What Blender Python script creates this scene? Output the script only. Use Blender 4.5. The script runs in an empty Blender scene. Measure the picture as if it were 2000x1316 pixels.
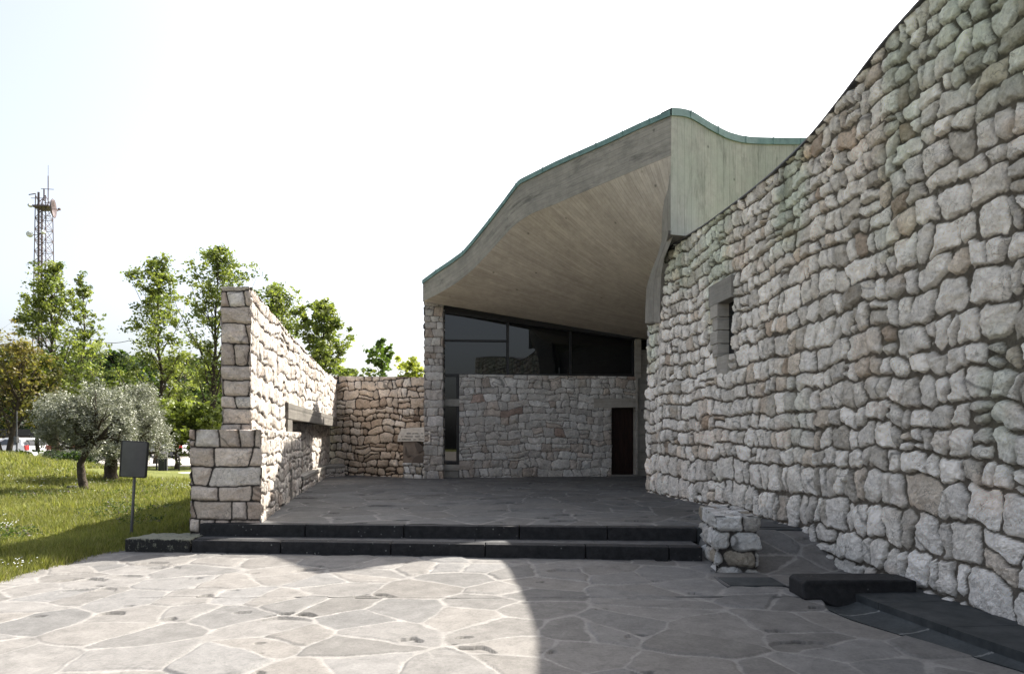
import bpy, bmesh, math, random
import numpy as np
from mathutils import Vector

# ------------------------------------------------------------------ camera, world, sun, exposure
scene = bpy.context.scene
COL = scene.collection
F = 1300.0                    # focal length in photo pixels (photo 2000 x 1316)
EYE = 1.55
HOR = 855.0
cam_d = bpy.data.cameras.new("camera")
cam_d.sensor_width = 36.0
cam_d.lens = 36.0 * F / 2000.0
cam_d.shift_y = (HOR - 658.0) / 2000.0
cam_d.clip_start = 0.05
cam_d.clip_end = 3000
cam = bpy.data.objects.new("camera", cam_d)
cam.location = (0, 0, EYE)
cam.rotation_euler = (math.radians(90), 0, 0)
COL.objects.link(cam)
scene.camera = cam

SUN_DIR = Vector((0.67, 0.655, 1.0)).normalized()      # from the scene towards the sun
SUN_EL = math.asin(SUN_DIR.z)
SUN_AZ = math.atan2(SUN_DIR.x, SUN_DIR.y)
world = bpy.data.worlds.new("World")
scene.world = world
world.use_nodes = True
wnt = world.node_tree
wnt.nodes.clear()
wout = wnt.nodes.new("ShaderNodeOutputWorld")
wbg = wnt.nodes.new("ShaderNodeBackground")
wsky = wnt.nodes.new("ShaderNodeTexSky")
wsky.sky_type = 'NISHITA'
wsky.sun_disc = False
wsky.sun_elevation = SUN_EL
wsky.sun_rotation = SUN_AZ
wsky.air_density = 1.0
wsky.dust_density = 5.0
wsky.ozone_density = 1.0
wbg.inputs['Strength'].default_value = 0.15
whs = wnt.nodes.new("ShaderNodeHueSaturation")          # thin high haze: a paler blue
whs.inputs['Saturation'].default_value = 0.52
whs.inputs['Value'].default_value = 0.57
wnt.links.new(wsky.outputs[0], whs.inputs['Color'])
wnt.links.new(whs.outputs[0], wbg.inputs[0])
wnt.links.new(wbg.outputs[0], wout.inputs[0])

sun_d = bpy.data.lights.new("sun", 'SUN')
sun_d.energy = 3.75
sun_d.angle = math.radians(0.55)
sun_d.color = (1.0, 0.94, 0.85)
sun = bpy.data.objects.new("sun", sun_d)
sun.rotation_euler = (-SUN_DIR).to_track_quat('-Z', 'Y').to_euler()
sun.location = (30, 30, 50)
COL.objects.link(sun)
scene.view_settings.view_transform = 'Standard'
scene.view_settings.look = 'None'
scene.view_settings.exposure = 1.97
scene.view_settings.gamma = 1.0

# ------------------------------------------------------------------ small helpers
def P(px, py, D):
    return ((px - 1000.0) / F * D, D, EYE + (HOR - py) / F * D)

def sm(a, b, x):
    t = np.clip((x - a) / (b - a), 0, 1)
    return t * t * (3 - 2 * t)

def hsh(*a):
    h = np.uint32(2166136261)
    with np.errstate(over='ignore'):
        for v in a:
            v = np.asarray(v).astype(np.int64).astype(np.uint32)
            h = (h ^ v) * np.uint32(16777619)
            h = h ^ (h >> np.uint32(15))
            h = h * np.uint32(2246822519)
            h = h ^ (h >> np.uint32(13))
    return h.astype(np.float64) / 4294967296.0

def vnoise(x, y, seed=0):
    xi = np.floor(x); yi = np.floor(y)
    fx = x - xi; fy = y - yi
    fx = fx * fx * fx * (fx * (fx * 6 - 15) + 10); fy = fy * fy * fy * (fy * (fy * 6 - 15) + 10)
    s = np.zeros_like(xi) + seed
    a = hsh(xi, yi, s); b = hsh(xi + 1, yi, s); c = hsh(xi, yi + 1, s); d = hsh(xi + 1, yi + 1, s)
    return (a + (b - a) * fx) * (1 - fy) + (c + (d - c) * fx) * fy

def fbm(x, y, seed=0, octv=3, gain=.5):
    r = 0; amp = 1; tot = 0
    for i in range(octv):
        r = r + amp * (vnoise(x * 2 ** i, y * 2 ** i, seed + i * 7) - .5); tot += amp; amp *= gain
    return r / tot * 2            # about -1..1

def link(o, parent=None):
    COL.objects.link(o)
    if parent is not None:
        o.parent = parent
    return o

def tag(o, label=None, cat=None, group=None, kind=None):
    if label: o['label'] = label
    if cat: o['category'] = cat
    if group: o['group'] = group
    if kind: o['kind'] = kind
    return o

def empty(name, loc=(0, 0, 0)):
    o = bpy.data.objects.new(name, None)
    o.empty_display_size = .3
    o.location = loc
    return link(o)

def set_parent(o, parent):
    """parent without moving: children carry world coordinates in their mesh"""
    if parent is not None:
        o.parent = parent
        o.location = -Vector(parent.location) if parent.parent is None else (0, 0, 0)

def np_mesh(name, V, faces_flat, nper, mat, parent=None, col=None, smooth=True, uv=None):
    V = np.ascontiguousarray(V, dtype=np.float32).reshape(-1, 3)
    fl = np.ascontiguousarray(faces_flat, dtype=np.int32).ravel()
    n = len(fl) // nper
    me = bpy.data.meshes.new(name)
    me.vertices.add(len(V)); me.vertices.foreach_set('co', V.ravel())
    me.loops.add(len(fl)); me.loops.foreach_set('vertex_index', fl)
    me.polygons.add(n)
    me.polygons.foreach_set('loop_start', np.arange(0, n * nper, nper, dtype=np.int32))
    me.polygons.foreach_set('loop_total', np.full(n, nper, dtype=np.int32))
    me.update(calc_edges=True)
    me.polygons.foreach_set('use_smooth', np.full(n, smooth, dtype=bool))
    if col is not None:
        ca = me.color_attributes.new('Col', 'FLOAT_COLOR', 'POINT')
        c4 = np.ones((len(V), 4), dtype=np.float32); c4[:, :3] = np.asarray(col).reshape(-1, 3)
        ca.data.foreach_set('color', c4.ravel())
    if uv is not None:
        ul = me.uv_layers.new(name='UVMap')
        u = np.asarray(uv, dtype=np.float32).reshape(-1, 2)[fl]
        ul.data.foreach_set('uv', np.ascontiguousarray(u).ravel())
    me.materials.append(mat)
    o = bpy.data.objects.new(name, me)
    COL.objects.link(o)
    set_parent(o, parent)
    return o

def grid_faces(n, m, keep=None, flip=False):
    i = np.arange(n - 1)[:, None]; j = np.arange(m - 1)[None, :]
    a = i * m + j
    if flip:
        q = np.stack([a, a + 1, a + m + 1, a + m], -1)
    else:
        q = np.stack([a, a + m, a + m + 1, a + 1], -1)
    if keep is not None:
        q = q[keep]
    return q.reshape(-1, 4)

class MB:
    """collects simple shapes and links them as ONE mesh"""
    def __init__(s): s.v = []; s.f = []
    def add(s, vs, fs):
        k = len(s.v); s.v += [tuple(v) for v in vs]; s.f += [tuple(i + k for i in f) for f in fs]
    def hexa(s, c):
        """c: 8 corners, bottom 4 ccw then top 4"""
        s.add(c, [(3, 2, 1, 0), (4, 5, 6, 7), (0, 1, 5, 4), (1, 2, 6, 5), (2, 3, 7, 6), (3, 0, 4, 7)])
    def box(s, x0, x1, y0, y1, z0, z1, rz=0, c=None):
        pts = [(x0, y0), (x1, y0), (x1, y1), (x0, y1)]
        if rz:
            cx, cy = c if c else ((x0 + x1) / 2, (y0 + y1) / 2)
            ca, sa = math.cos(rz), math.sin(rz)
            pts = [(cx + (x - cx) * ca - (y - cy) * sa, cy + (x - cx) * sa + (y - cy) * ca) for x, y in pts]
        s.hexa([(x, y, z0) for x, y in pts] + [(x, y, z1) for x, y in pts])
    def prism(s, pts, z0, z1):
        n = len(pts)
        s.add([(x, y, z0) for x, y in pts] + [(x, y, z1) for x, y in pts],
              [tuple(range(n - 1, -1, -1)), tuple(range(n, 2 * n))] + [(i, (i + 1) % n, (i + 1) % n + n, i + n) for i in range(n)])
    def extrude(s, pts, vec):
        """planar polygon of 3D points pushed along vec"""
        n = len(pts)
        q = [(p[0] + vec[0], p[1] + vec[1], p[2] + vec[2]) for p in pts]
        s.add(list(pts) + q, [tuple(range(n)), tuple(range(2 * n - 1, n - 1, -1))] + [(i + n, (i + 1) % n + n, (i + 1) % n, i) for i in range(n)])
    def tube(s, pts, rad, seg=8, cap=True):
        pts = [Vector(p) for p in pts]
        if not hasattr(rad, '__len__'): rad = [rad] * len(pts)
        rings = []
        for i, p in enumerate(pts):
            t = (pts[min(i + 1, len(pts) - 1)] - pts[max(i - 1, 0)]).normalized()
            a = t.orthogonal().normalized() if i == 0 else (prev - t * prev.dot(t)).normalized()
            prev = a
            b = t.cross(a)
            rings.append([p + (a * math.cos(2 * math.pi * k / seg) + b * math.sin(2 * math.pi * k / seg)) * rad[i] for k in range(seg)])
        vs = [v for r in rings for v in r]; fs = []
        for i in range(len(pts) - 1):
            for k in range(seg):
                fs.append((i * seg + k, i * seg + (k + 1) % seg, (i + 1) * seg + (k + 1) % seg, (i + 1) * seg + k))
        if cap:
            fs.append(tuple(range(seg - 1, -1, -1))); fs.append(tuple((len(pts) - 1) * seg + k for k in range(seg)))
        s.add(vs, fs)
    def lathe(s, prof, origin, axis='z', seg=20):
        """prof: (r, h) pairs"""
        vs = []
        for r, h in prof:
            for k in range(seg):
                a = 2 * math.pi * k / seg
                c, d = r * math.cos(a), r * math.sin(a)
                p = {'z': (c, d, h), 'x': (h, c, d), 'y': (c, h, d)}[axis]
                vs.append((p[0] + origin[0], p[1] + origin[1], p[2] + origin[2]))
        fs = []
        for i in range(len(prof) - 1):
            for k in range(seg):
                fs.append((i * seg + k, i * seg + (k + 1) % seg, (i + 1) * seg + (k + 1) % seg, (i + 1) * seg + k))
        s.add(vs, fs)
    def build(s, name, mat, parent=None, bevel=0, smooth=False):
        me = bpy.data.meshes.new(name)
        me.from_pydata(s.v, [], s.f); me.validate(); me.update()
        if bevel:
            bm = bmesh.new(); bm.from_mesh(me)
            bmesh.ops.remove_doubles(bm, verts=bm.verts, dist=1e-5)
            bmesh.ops.recalc_face_normals(bm, faces=bm.faces)
            es = [e for e in bm.edges if len(e.link_faces) == 2 and e.calc_face_angle(0) > .5]
            bmesh.ops.bevel(bm, geom=es, offset=bevel, segments=2, affect='EDGES', profile=.6)
            bm.to_mesh(me); bm.free()
        else:
            bm = bmesh.new(); bm.from_mesh(me)
            bmesh.ops.recalc_face_normals(bm, faces=bm.faces)
            bm.to_mesh(me); bm.free()
        if smooth:
            for p in me.polygons: p.use_smooth = True
        me.materials.append(mat)
        o = bpy.data.objects.new(name, me)
        COL.objects.link(o)
        set_parent(o, parent)
        return o

# ------------------------------------------------------------------ materials
def new_mat(name):
    m = bpy.data.materials.new(name); m.use_nodes = True
    nt = m.node_tree; nt.nodes.clear()
    out = nt.nodes.new('ShaderNodeOutputMaterial')
    b = nt.nodes.new('ShaderNodeBsdfPrincipled')
    nt.links.new(b.outputs[0], out.inputs[0])
    return m, nt, b, out

def N(nt, t, **kw):
    n = nt.nodes.new(t)
    for k, v in kw.items():
        if k in n.inputs: n.inputs[k].default_value = v
        else: setattr(n, k, v)
    return n

def L(nt, a, b): nt.links.new(a, b)

def ramp(nt, fac, stops):
    r = N(nt, 'ShaderNodeValToRGB')
    e = r.color_ramp.elements
    while len(e) < len(stops): e.new(.5)
    for i, (p, c) in enumerate(stops):
        e[i].position = p; e[i].color = (c[0], c[1], c[2], 1) if hasattr(c, '__len__') else (c, c, c, 1)
    L(nt, fac, r.inputs[0]); return r.outputs[0]

def mixc(nt, mode, fac, a, b):
    m = N(nt, 'ShaderNodeMix', data_type='RGBA', blend_type=mode)
    for i, v in ((0, fac), (6, a), (7, b)):
        if hasattr(v, 'links'): L(nt, v, m.inputs[i])
        elif hasattr(v, '__len__'): m.inputs[i].default_value = (v[0], v[1], v[2], 1)
        else: m.inputs[i].default_value = v
    return m.outputs[2]

def noise(nt, scale, detail=4, rough=.6, vec=None, dist=0):
    n = N(nt, 'ShaderNodeTexNoise', Scale=scale, Detail=detail, Roughness=rough, Distortion=dist)
    if vec is None:
        vec = N(nt, 'ShaderNodeTexCoord').outputs['Object']
    L(nt, vec, n.inputs['Vector'])
    return n.outputs['Fac']

def bump(nt, b, h, strength, dist):
    n = N(nt, 'ShaderNodeBump', Strength=strength, Distance=dist)
    L(nt, h, n.inputs['Height']); L(nt, n.outputs[0], b.inputs['Normal']); return n

def mat_attr(name, rough=.85, nscale=26, var=(.72, 1.18), bs=.6, bd=.012, spec=.3, fine=120, cracks=False, speck=False):
    m, nt, b, out = new_mat(name)
    a = N(nt, 'ShaderNodeVertexColor', layer_name='Col')
    n1 = noise(nt, nscale, 10, .78, dist=.9)
    n2 = noise(nt, 5, 4, .6)
    c = mixc(nt, 'MULTIPLY', 1.0, a.outputs[0], ramp(nt, n1, [(.25, var[0]), (.75, var[1])]))
    c = mixc(nt, 'MULTIPLY', 1.0, c, ramp(nt, n2, [(.3, .90), (.7, 1.18)]))
    L(nt, c, b.inputs['Base Color'])
    b.inputs['Roughness'].default_value = rough
    b.inputs['Specular IOR Level'].default_value = spec
    if speck:
        cc = mixc(nt, 'MULTIPLY', .8, c, ramp(nt, noise(nt, 38, 7, .82), [(.34, .70), (.50, 1.0), (.66, 1.16)]))
        L(nt, cc, b.inputs['Base Color'])
    if cracks:
        dn = N(nt, 'ShaderNodeTexNoise', Scale=9.0, Detail=5.0); tcc = N(nt, 'ShaderNodeTexCoord'); L(nt, tcc.outputs['Object'], dn.inputs['Vector'])
        va = N(nt, 'ShaderNodeVectorMath', operation='MULTIPLY_ADD'); L(nt, dn.outputs['Color'], va.inputs[0]); va.inputs[1].default_value = (.22, .22, .22); L(nt, tcc.outputs['Object'], va.inputs[2])
        vc = N(nt, 'ShaderNodeTexVoronoi', feature='DISTANCE_TO_EDGE', Scale=8.5); L(nt, va.outputs[0], vc.inputs['Vector'])
        ck = ramp(nt, vc.outputs['Distance'], [(0, .50), (.045, 1)])
        msk = ramp(nt, noise(nt, 3.1, 3, .6), [(.48, 0), (.60, 1)])
        cc = mixc(nt, 'MULTIPLY', msk, c, ck)
        sp_ = ramp(nt, noise(nt, 45, 6, .8), [(.33, .62), (.48, 1.03)])
        cc = mixc(nt, 'MULTIPLY', .8, cc, sp_)
        L(nt, cc, b.inputs['Base Color'])
    n3 = noise(nt, fine, 4, .7)
    ad = N(nt, 'ShaderNodeMath', operation='MULTIPLY_ADD')
    L(nt, n3, ad.inputs[0]); ad.inputs[1].default_value = .3; L(nt, n1, ad.inputs[2])
    bump(nt, b, ad.outputs[0], bs, bd)
    return m

def mat_concrete(name, ca, cb, stain=(.10, .10, .09), stain_amt=.6, board=.11, green=None):
    """board-marked concrete: UV u runs across the boards, v along them (metres)"""
    m, nt, b, out = new_mat(name)
    uv = N(nt, 'ShaderNodeUVMap', uv_map='UVMap')
    sx = N(nt, 'ShaderNodeSeparateXYZ'); L(nt, uv.outputs[0], sx.inputs[0])
    dv = N(nt, 'ShaderNodeMath', operation='DIVIDE'); L(nt, sx.outputs[0], dv.inputs[0]); dv.inputs[1].default_value = board
    fl = N(nt, 'ShaderNodeMath', operation='FLOOR'); L(nt, dv.outputs[0], fl.inputs[0])
    fr = N(nt, 'ShaderNodeMath', operation='FRACT'); L(nt, dv.outputs[0], fr.inputs[0])
    # stagger boards along their length
    wn0 = N(nt, 'ShaderNodeTexWhiteNoise', noise_dimensions='1D'); L(nt, fl.outputs[0], wn0.inputs['W'])
    ln = N(nt, 'ShaderNodeMath', operation='MULTIPLY_ADD'); L(nt, sx.outputs[1], ln.inputs[0]); ln.inputs[1].default_value = .35
    L(nt, wn0.outputs[0], ln.inputs[2])
    fl2 = N(nt, 'ShaderNodeMath', operation='FLOOR'); L(nt, ln.outputs[0], fl2.inputs[0])
    cmb = N(nt, 'ShaderNodeCombineXYZ'); L(nt, fl.outputs[0], cmb.inputs[0]); L(nt, fl2.outputs[0], cmb.inputs[1])
    wn = N(nt, 'ShaderNodeTexWhiteNoise', noise_dimensions='2D'); L(nt, cmb.outputs[0], wn.inputs['Vector'])
    # grain
    mp = N(nt, 'ShaderNodeMapping'); L(nt, uv.outputs[0], mp.inputs[0]); mp.inputs['Scale'].default_value = (30, 1.6, 1)
    g = noise(nt, 1.0, 6, .7, mp.outputs[0])
    mp2 = N(nt, 'ShaderNodeMapping'); L(nt, uv.outputs[0], mp2.inputs[0]); mp2.inputs['Scale'].default_value = (3.5, .7, 1)
    st = noise(nt, 1.0, 7, .72, mp2.outputs[0], .4)
    big = noise(nt, .8, 5, .65)
    c = mixc(nt, 'MIX', ramp(nt, big, [(.35, 0), (.65, 1)]), ca, cb)
    c = mixc(nt, 'MULTIPLY', .45, c, ramp(nt, wn.outputs[0], [(0, .80), (1, 1.10)]))
    c = mixc(nt, 'MULTIPLY', .55, c, ramp(nt, g, [(.3, .72), (.7, 1.15)]))
    mott = noise(nt, 6, 8, .75)
    c = mixc(nt, 'MULTIPLY', .9, c, ramp(nt, mott, [(.3, .80), (.7, 1.14)]))
    if green is not None:
        gm = noise(nt, 1.3, 6, .7)
        c = mixc(nt, 'MIX', ramp(nt, gm, [(.38, 0), (.62, .6)]), c, green)
    c = mixc(nt, 'MIX', ramp(nt, st, [(.52, 0), (.68, stain_amt)]), c, stain)
    # pits and form-tie spots
    tc = N(nt, 'ShaderNodeTexCoord')
    vo = N(nt, 'ShaderNodeTexVoronoi', Scale=2.2); L(nt, tc.outputs['Object'], vo.inputs['Vector'])
    c = mixc(nt, 'MULTIPLY', 1, c, ramp(nt, vo.outputs['Distance'], [(.03, .45), (.09, 1)]))
    seam = ramp(nt, fr.outputs[0], [(0, .0), (.05, 1), (.95, 1), (1, 0)])
    c = mixc(nt, 'MULTIPLY', .22, c, seam)
    L(nt, c, b.inputs['Base Color'])
    b.inputs['Roughness'].default_value = .85
    b.inputs['Specular IOR Level'].default_value = .25
    h = N(nt, 'ShaderNodeMath', operation='MULTIPLY_ADD'); L(nt, seam, h.inputs[0]); h.inputs[1].default_value = .7; L(nt, g, h.inputs[2])
    h2 = N(nt, 'ShaderNodeMath', operation='MULTIPLY_ADD'); L(nt, wn.outputs[0], h2.inputs[0]); h2.inputs[1].default_value = .6; L(nt, h.outputs[0], h2.inputs[2])
    bump(nt, b, h2.outputs[0], .7, .01)
    return m

def mat_plain(name, ca, cb, scale=8, rough=.6, spec=.4, metal=0, bs=.3, bd=.004, bscale=60):
    m, nt, b, out = new_mat(name)
    n = noise(nt, scale, 6, .65)
    c = mixc(nt, 'MIX', ramp(nt, n, [(.35, 0), (.65, 1)]), ca, cb)
    L(nt, c, b.inputs['Base Color'])
    b.inputs['Roughness'].default_value = rough
    b.inputs['Specular IOR Level'].default_value = spec
    b.inputs['Metallic'].default_value = metal
    if bs:
        bump(nt, b, noise(nt, bscale, 4, .6), bs, bd)
    return m

def mat_leaf(name, trans=.45, rough=.5, tint=(1.25, 1.3, .55), spec=.35):
    m, nt, b, out = new_mat(name)
    a = N(nt, 'ShaderNodeVertexColor', layer_name='Col')
    L(nt, a.outputs[0], b.inputs['Base Color'])
    b.inputs['Roughness'].default_value = rough
    b.inputs['Specular IOR Level'].default_value = spec
    t = N(nt, 'ShaderNodeBsdfTranslucent')
    L(nt, mixc(nt, 'MULTIPLY', 1, a.outputs[0], tint), t.inputs[0])
    mx = N(nt, 'ShaderNodeMixShader'); mx.inputs[0].default_value = trans
    L(nt, b.outputs[0], mx.inputs[1]); L(nt, t.outputs[0], mx.inputs[2]); L(nt, mx.outputs[0], out.inputs[0])
    return m

M = {}
M['rock'] = mat_attr('rough_rock', .9, 17, (.64, 1.55), 1.0, .05, fine=75, cracks=True)
M['flag'] = mat_attr('flagstone', .8, 6, (.74, 1.24), .8, .008, .25, 45, speck=True)
M['conc_fascia'] = mat_concrete('fascia_concrete', (.215, .205, .185), (.285, .27, .24), (.06, .058, .055), .8, .12)
M['conc_soffit'] = mat_concrete('soffit_concrete', (.38, .345, .305), (.47, .43, .385), (.19, .165, .14), .35, .10)
M['conc_side'] = mat_concrete('side_concrete', (.33, .325, .29), (.39, .385, .345), (.13, .135, .115), .7, .20, (.31, .34, .29))
M['conc'] = mat_concrete('plain_concrete', (.21, .20, .18), (.28, .27, .245), (.09, .085, .075), .5, .55)
M['conc_light'] = mat_concrete('light_concrete', (.30, .28, .25), (.37, .35, .315), (.12, .11, .095), .55, .6)
M['conc_dark'] = mat_concrete('stained_concrete', (.13, .12, .105), (.19, .175, .15), (.05, .046, .04), .6, .7)
M['copper'] = mat_plain('green_copper', (.075, .14, .135), (.14, .235, .22), 5, .55, .4, 0, .2, .003)
M['roof'] = mat_plain('roof_sheet', (.10, .20, .18), (.14, .26, .23), 2, .6)
M['basalt'] = mat_plain('black_basalt', (.010, .010, .011), (.026, .026, .028), 14, .75, .3, 0, 1.0, .012, 70)
def mat_basalt(name, ca, cb, spot):
    m, nt, b, out = new_mat(name)
    c = mixc(nt, 'MIX', ramp(nt, noise(nt, 10, 7, .75), [(.35, 0), (.68, 1)]), ca, cb)
    tc = N(nt, 'ShaderNodeTexCoord'); vo = N(nt, 'ShaderNodeTexVoronoi', Scale=13.0); L(nt, tc.outputs['Object'], vo.inputs['Vector'])
    sp = mixc(nt, 'MULTIPLY', 1, ramp(nt, vo.outputs['Distance'], [(.10, 1), (.17, 0)]), ramp(nt, noise(nt, 2.2, 4, .7), [(.52, 0), (.60, 1)]))
    c = mixc(nt, 'MIX', sp, c, spot)
    L(nt, c, b.inputs['Base Color']); b.inputs['Roughness'].default_value = .7; b.inputs['Specular IOR Level'].default_value = .3
    bump(nt, b, noise(nt, 60, 5, .75), 1, .012); return m
M['basalt'] = mat_basalt('black_basalt', (.008, .008, .009), (.028, .028, .03), (.16, .16, .15))
M['basalt_top'] = mat_plain('basalt_tread', (.05, .05, .052), (.10, .10, .10), 6, .7, .3, 0, .8, .008, 60)
M['slab'] = mat_plain('dark_slab', (.022, .026, .028), (.052, .056, .058), 5, .7, .3, 0, .4, .004, 40)
M['frame'] = mat_plain('black_steel', (.008, .008, .009), (.014, .014, .015), 5, .45, .4, 0, 0)
M['wood'] = mat_plain('dark_red_wood', (.011, .0055, .004), (.02, .008, .0055), 5, .5, .3, 0, .3, .003, 30)
M['signm'] = mat_plain('dark_painted_metal', (.045, .045, .05), (.065, .065, .07), 3, .42, .5, 0, .05, .001, 200)
M['metal'] = mat_plain('galvanised_metal', (.10, .10, .105), (.16, .16, .165), 6, .5, .5, .6, 0)
M['mast'] = mat_plain('mast_metal', (.07, .055, .06), (.12, .09, .09), 2, .6, .4, .2, 0)
M['dishw'] = mat_plain('white_plastic', (.45, .47, .47), (.55, .57, .57), 2, .5, .4, 0, 0)
M['bark'] = mat_plain('bark', (.035, .028, .02), (.075, .06, .045), 9, .9, .2, 0, 1, .03, 25)
M['leaf'] = mat_leaf('leaf', .42)
M['olive'] = mat_leaf('olive_leaf', .15, .45, (1.1, 1.15, .8), .5)
M['grassblade'] = mat_leaf('grass_blade', .4, .6, (1.2, 1.25, .5))
M['asphalt'] = mat_plain('pale_asphalt', (.30, .28, .26), (.38, .36, .34), 3, .85, .2, 0, .3, .003, 80)
M['white_paint'] = mat_plain('white_car_paint', (.72, .72, .72), (.76, .76, .76), 2, .25, .5, 0, 0)
M['silver_paint'] = mat_plain('silver_car_paint', (.40, .40, .41), (.46, .46, .47), 2, .3, .5, .4, 0)
M['red_paint'] = mat_plain('red_paint', (.35, .02, .02), (.40, .03, .03), 2, .3, .5, 0, 0)
M['tyre'] = mat_plain('tyre', (.012, .012, .012), (.02, .02, .02), 9, .8, .2, 0, 0)
M['marble'] = mat_plain('white_marble', (.50, .46, .40), (.66, .62, .56), 5, .6, .3, 0, .5, .008, 20)
M['letters'] = mat_plain('dark_letters', (.03, .03, .03), (.05, .05, .05), 5, .6, .3, 0, 0)
M['relief'] = mat_plain('relief_stone', (.13, .105, .085), (.22, .185, .155), 3, .8, .25, 0, .6, .01, 14)

m, nt, b, out = new_mat('dark_glass')
b.inputs['Base Color'].default_value = (.004, .005, .006, 1)
b.inputs['Roughness'].default_value = .015
b.inputs['Specular IOR Level'].default_value = .6
bump(nt, b, noise(nt, .9, 1, .5), .02, .05)
M['glass'] = m
m, nt, b, out = new_mat('grass_ground')
c = mixc(nt, 'MIX', ramp(nt, noise(nt, .7, 6, .7), [(.3, 0), (.7, 1)]), (.10, .115, .035), (.165, .175, .055))
c = mixc(nt, 'MIX', ramp(nt, noise(nt, 3.5, 6, .75), [(.55, 0), (.75, .6)]), c, (.06, .065, .02))
L(nt, c, b.inputs['Base Color']); b.inputs['Roughness'].default_value = .95
b.inputs['Specular IOR Level'].default_value = .1
bump(nt, b, noise(nt, 18, 6, .8), 1, .06)
M['grass'] = m

# ------------------------------------------------------------------ stone patterns
def id_rand(idv, k): return hsh(idv, np.zeros_like(idv) + k * 101 + 13)

def coursed(s, z, seed, rh, wmean, wob=.05, split=.18, z0=-1.0, zmax=9.0, rr=.05):
    """roughly coursed rubble: returns id, distance to the joint, local coordinates"""
    rng = np.random.RandomState(seed)
    s1 = s + wob * .8 * fbm(s * 5.3, z * 5.3, seed + 1, 3)
    z1 = z + wob * 1.5 * fbm(s * .9, z * .5, seed + 2, 2) + wob * .9 * fbm(s * 3.4, z * 2.2, seed + 3, 3) + wob * .22 * fbm(s * 14, z * 14, seed + 31, 2)
    yb = [z0]
    while yb[-1] < zmax:
        yb.append(yb[-1] + rh(yb[-1]) * rng.uniform(.72, 1.28))
    yb = np.array(yb)
    row = np.clip(np.searchsorted(yb, z1.ravel()).reshape(z1.shape) - 1, 0, len(yb) - 2)
    d = np.zeros_like(s); idv = np.zeros_like(s); lu = np.zeros_like(s); lw = np.zeros_like(s)
    smin, smax = s.min() - 1, s.max() + 1
    for r in np.unique(row):
        msk = row == r
        h = yb[r + 1] - yb[r]; yc = (yb[r + 1] + yb[r]) / 2
        w = wmean(yc) if callable(wmean) else wmean
        n = int((smax - smin) / (w * .6)) + 8
        ws = np.clip(w * np.exp(rng.normal(0, .42, n)), w * .45, w * 2.0)
        xb = smin + np.cumsum(ws); xb = np.concatenate([[smin], xb])
        tilt = rng.uniform(-.28, .28, len(xb))
        ss = s1[msk]; zz = z1[msk]
        # tilted head joints: test with the nearest boundary tilt
        k = np.clip(np.searchsorted(xb, ss) - 1, 1, len(xb) - 3)
        bl = xb[k] + tilt[k] * (zz - yc); br = xb[k + 1] + tilt[k + 1] * (zz - yc)
        k = np.where(ss < bl, k - 1, np.where(ss > br, k + 1, k))
        k = np.clip(k, 0, len(xb) - 2)
        bl = xb[k] + tilt[k] * (zz - yc); br = xb[k + 1] + tilt[k + 1] * (zz - yc)
        dx = np.minimum(ss - bl, br - ss)
        idk = k + r * 5003 + seed * 77
        # some stones are two thin ones
        sp = hsh(idk, idk * 0 + 5) < split
        mid = yc + (hsh(idk, idk * 0 + 6) - .5) * h * .4 + (ss - (bl + br) / 2) * (hsh(idk, idk * 0 + 8) - .5) * .3
        up = zz > mid
        ylo = np.where(sp & up, mid, yb[r]); yhi = np.where(sp & ~up, mid, yb[r + 1])
        idk = np.where(sp & up, idk + 2500, idk)
        dy = np.minimum(zz - ylo, yhi - zz)
        r0 = rr * (0.5 + 1.3 * hsh(idk, idk * 0 + 9))
        qx = np.maximum(r0 - dx, 0); qy = np.maximum(r0 - dy, 0)
        dd = np.where((dx < r0) & (dy < r0), r0 - np.sqrt(qx * qx + qy * qy), np.minimum(dx, dy))
        d[msk] = dd; idv[msk] = idk; lu[msk] = ss - (bl + br) / 2; lw[msk] = zz - (ylo + yhi) / 2
    return idv, d, lu, lw

def vor(s, z, seed, cw, ch, jit=.8, wob=.04, wsc=5.0):
    """irregular polygonal stones"""
    s1 = s + wob * fbm(s * wsc, z * wsc, seed + 1, 3); z1 = z + wob * fbm(s * wsc + 9, z * wsc + 4, seed + 2, 3)
    gx = s1 / cw; gy = z1 / ch
    iy = np.floor(gy)
    best = np.full(s.shape, 1e9); bx = np.zeros_like(s); by = np.zeros_like(s); bid = np.zeros_like(s)
    pts = []
    for oy in (-2, -1, 0, 1, 2):
        ry = iy + oy
        sh = .5 * (np.mod(ry, 2)) * (jit <= 1)
        ix = np.floor(gx - sh)
        for ox in (-2, -1, 0, 1, 2):
            cx = ix + ox
            hx = hsh(cx, ry, cx * 0 + seed); hy = hsh(cx, ry, cx * 0 + seed + 50)
            px = (cx + sh + .5 + jit * (hx - .5)) * cw; py = (ry + .5 + jit * (hy - .5)) * ch
            dd = (px - s1) ** 2 + (py - z1) ** 2
            idc = cx * 7919 + ry * 104729 + seed
            m_ = dd < best
            best = np.where(m_, dd, best); bx = np.where(m_, px, bx); by = np.where(m_, py, by); bid = np.where(m_, idc, bid)
            pts.append((px, py))
    e = np.full(s.shape, 1e9)
    for px, py in pts:
        vx = px - bx; vy = py - by; ln = np.sqrt(vx * vx + vy * vy)
        ok = ln > 1e-6
        ln = np.where(ok, ln, 1)
        dd = (((px + bx) / 2 - s1) * vx + ((py + by) / 2 - z1) * vy) / ln
        dd = np.where(ok, dd, 1e9)
        # rounded corners: smooth minimum
        k = .022 * min(cw, ch) / .3
        hh = np.clip(.5 + .5 * (e - dd) / k, 0, 1)
        e = np.where(dd < 5, e * (1 - hh) + dd * hh - k * hh * (1 - hh) * (e < 5), e)
    return bid, np.maximum(e, 0), s1 - bx, z1 - by

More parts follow.
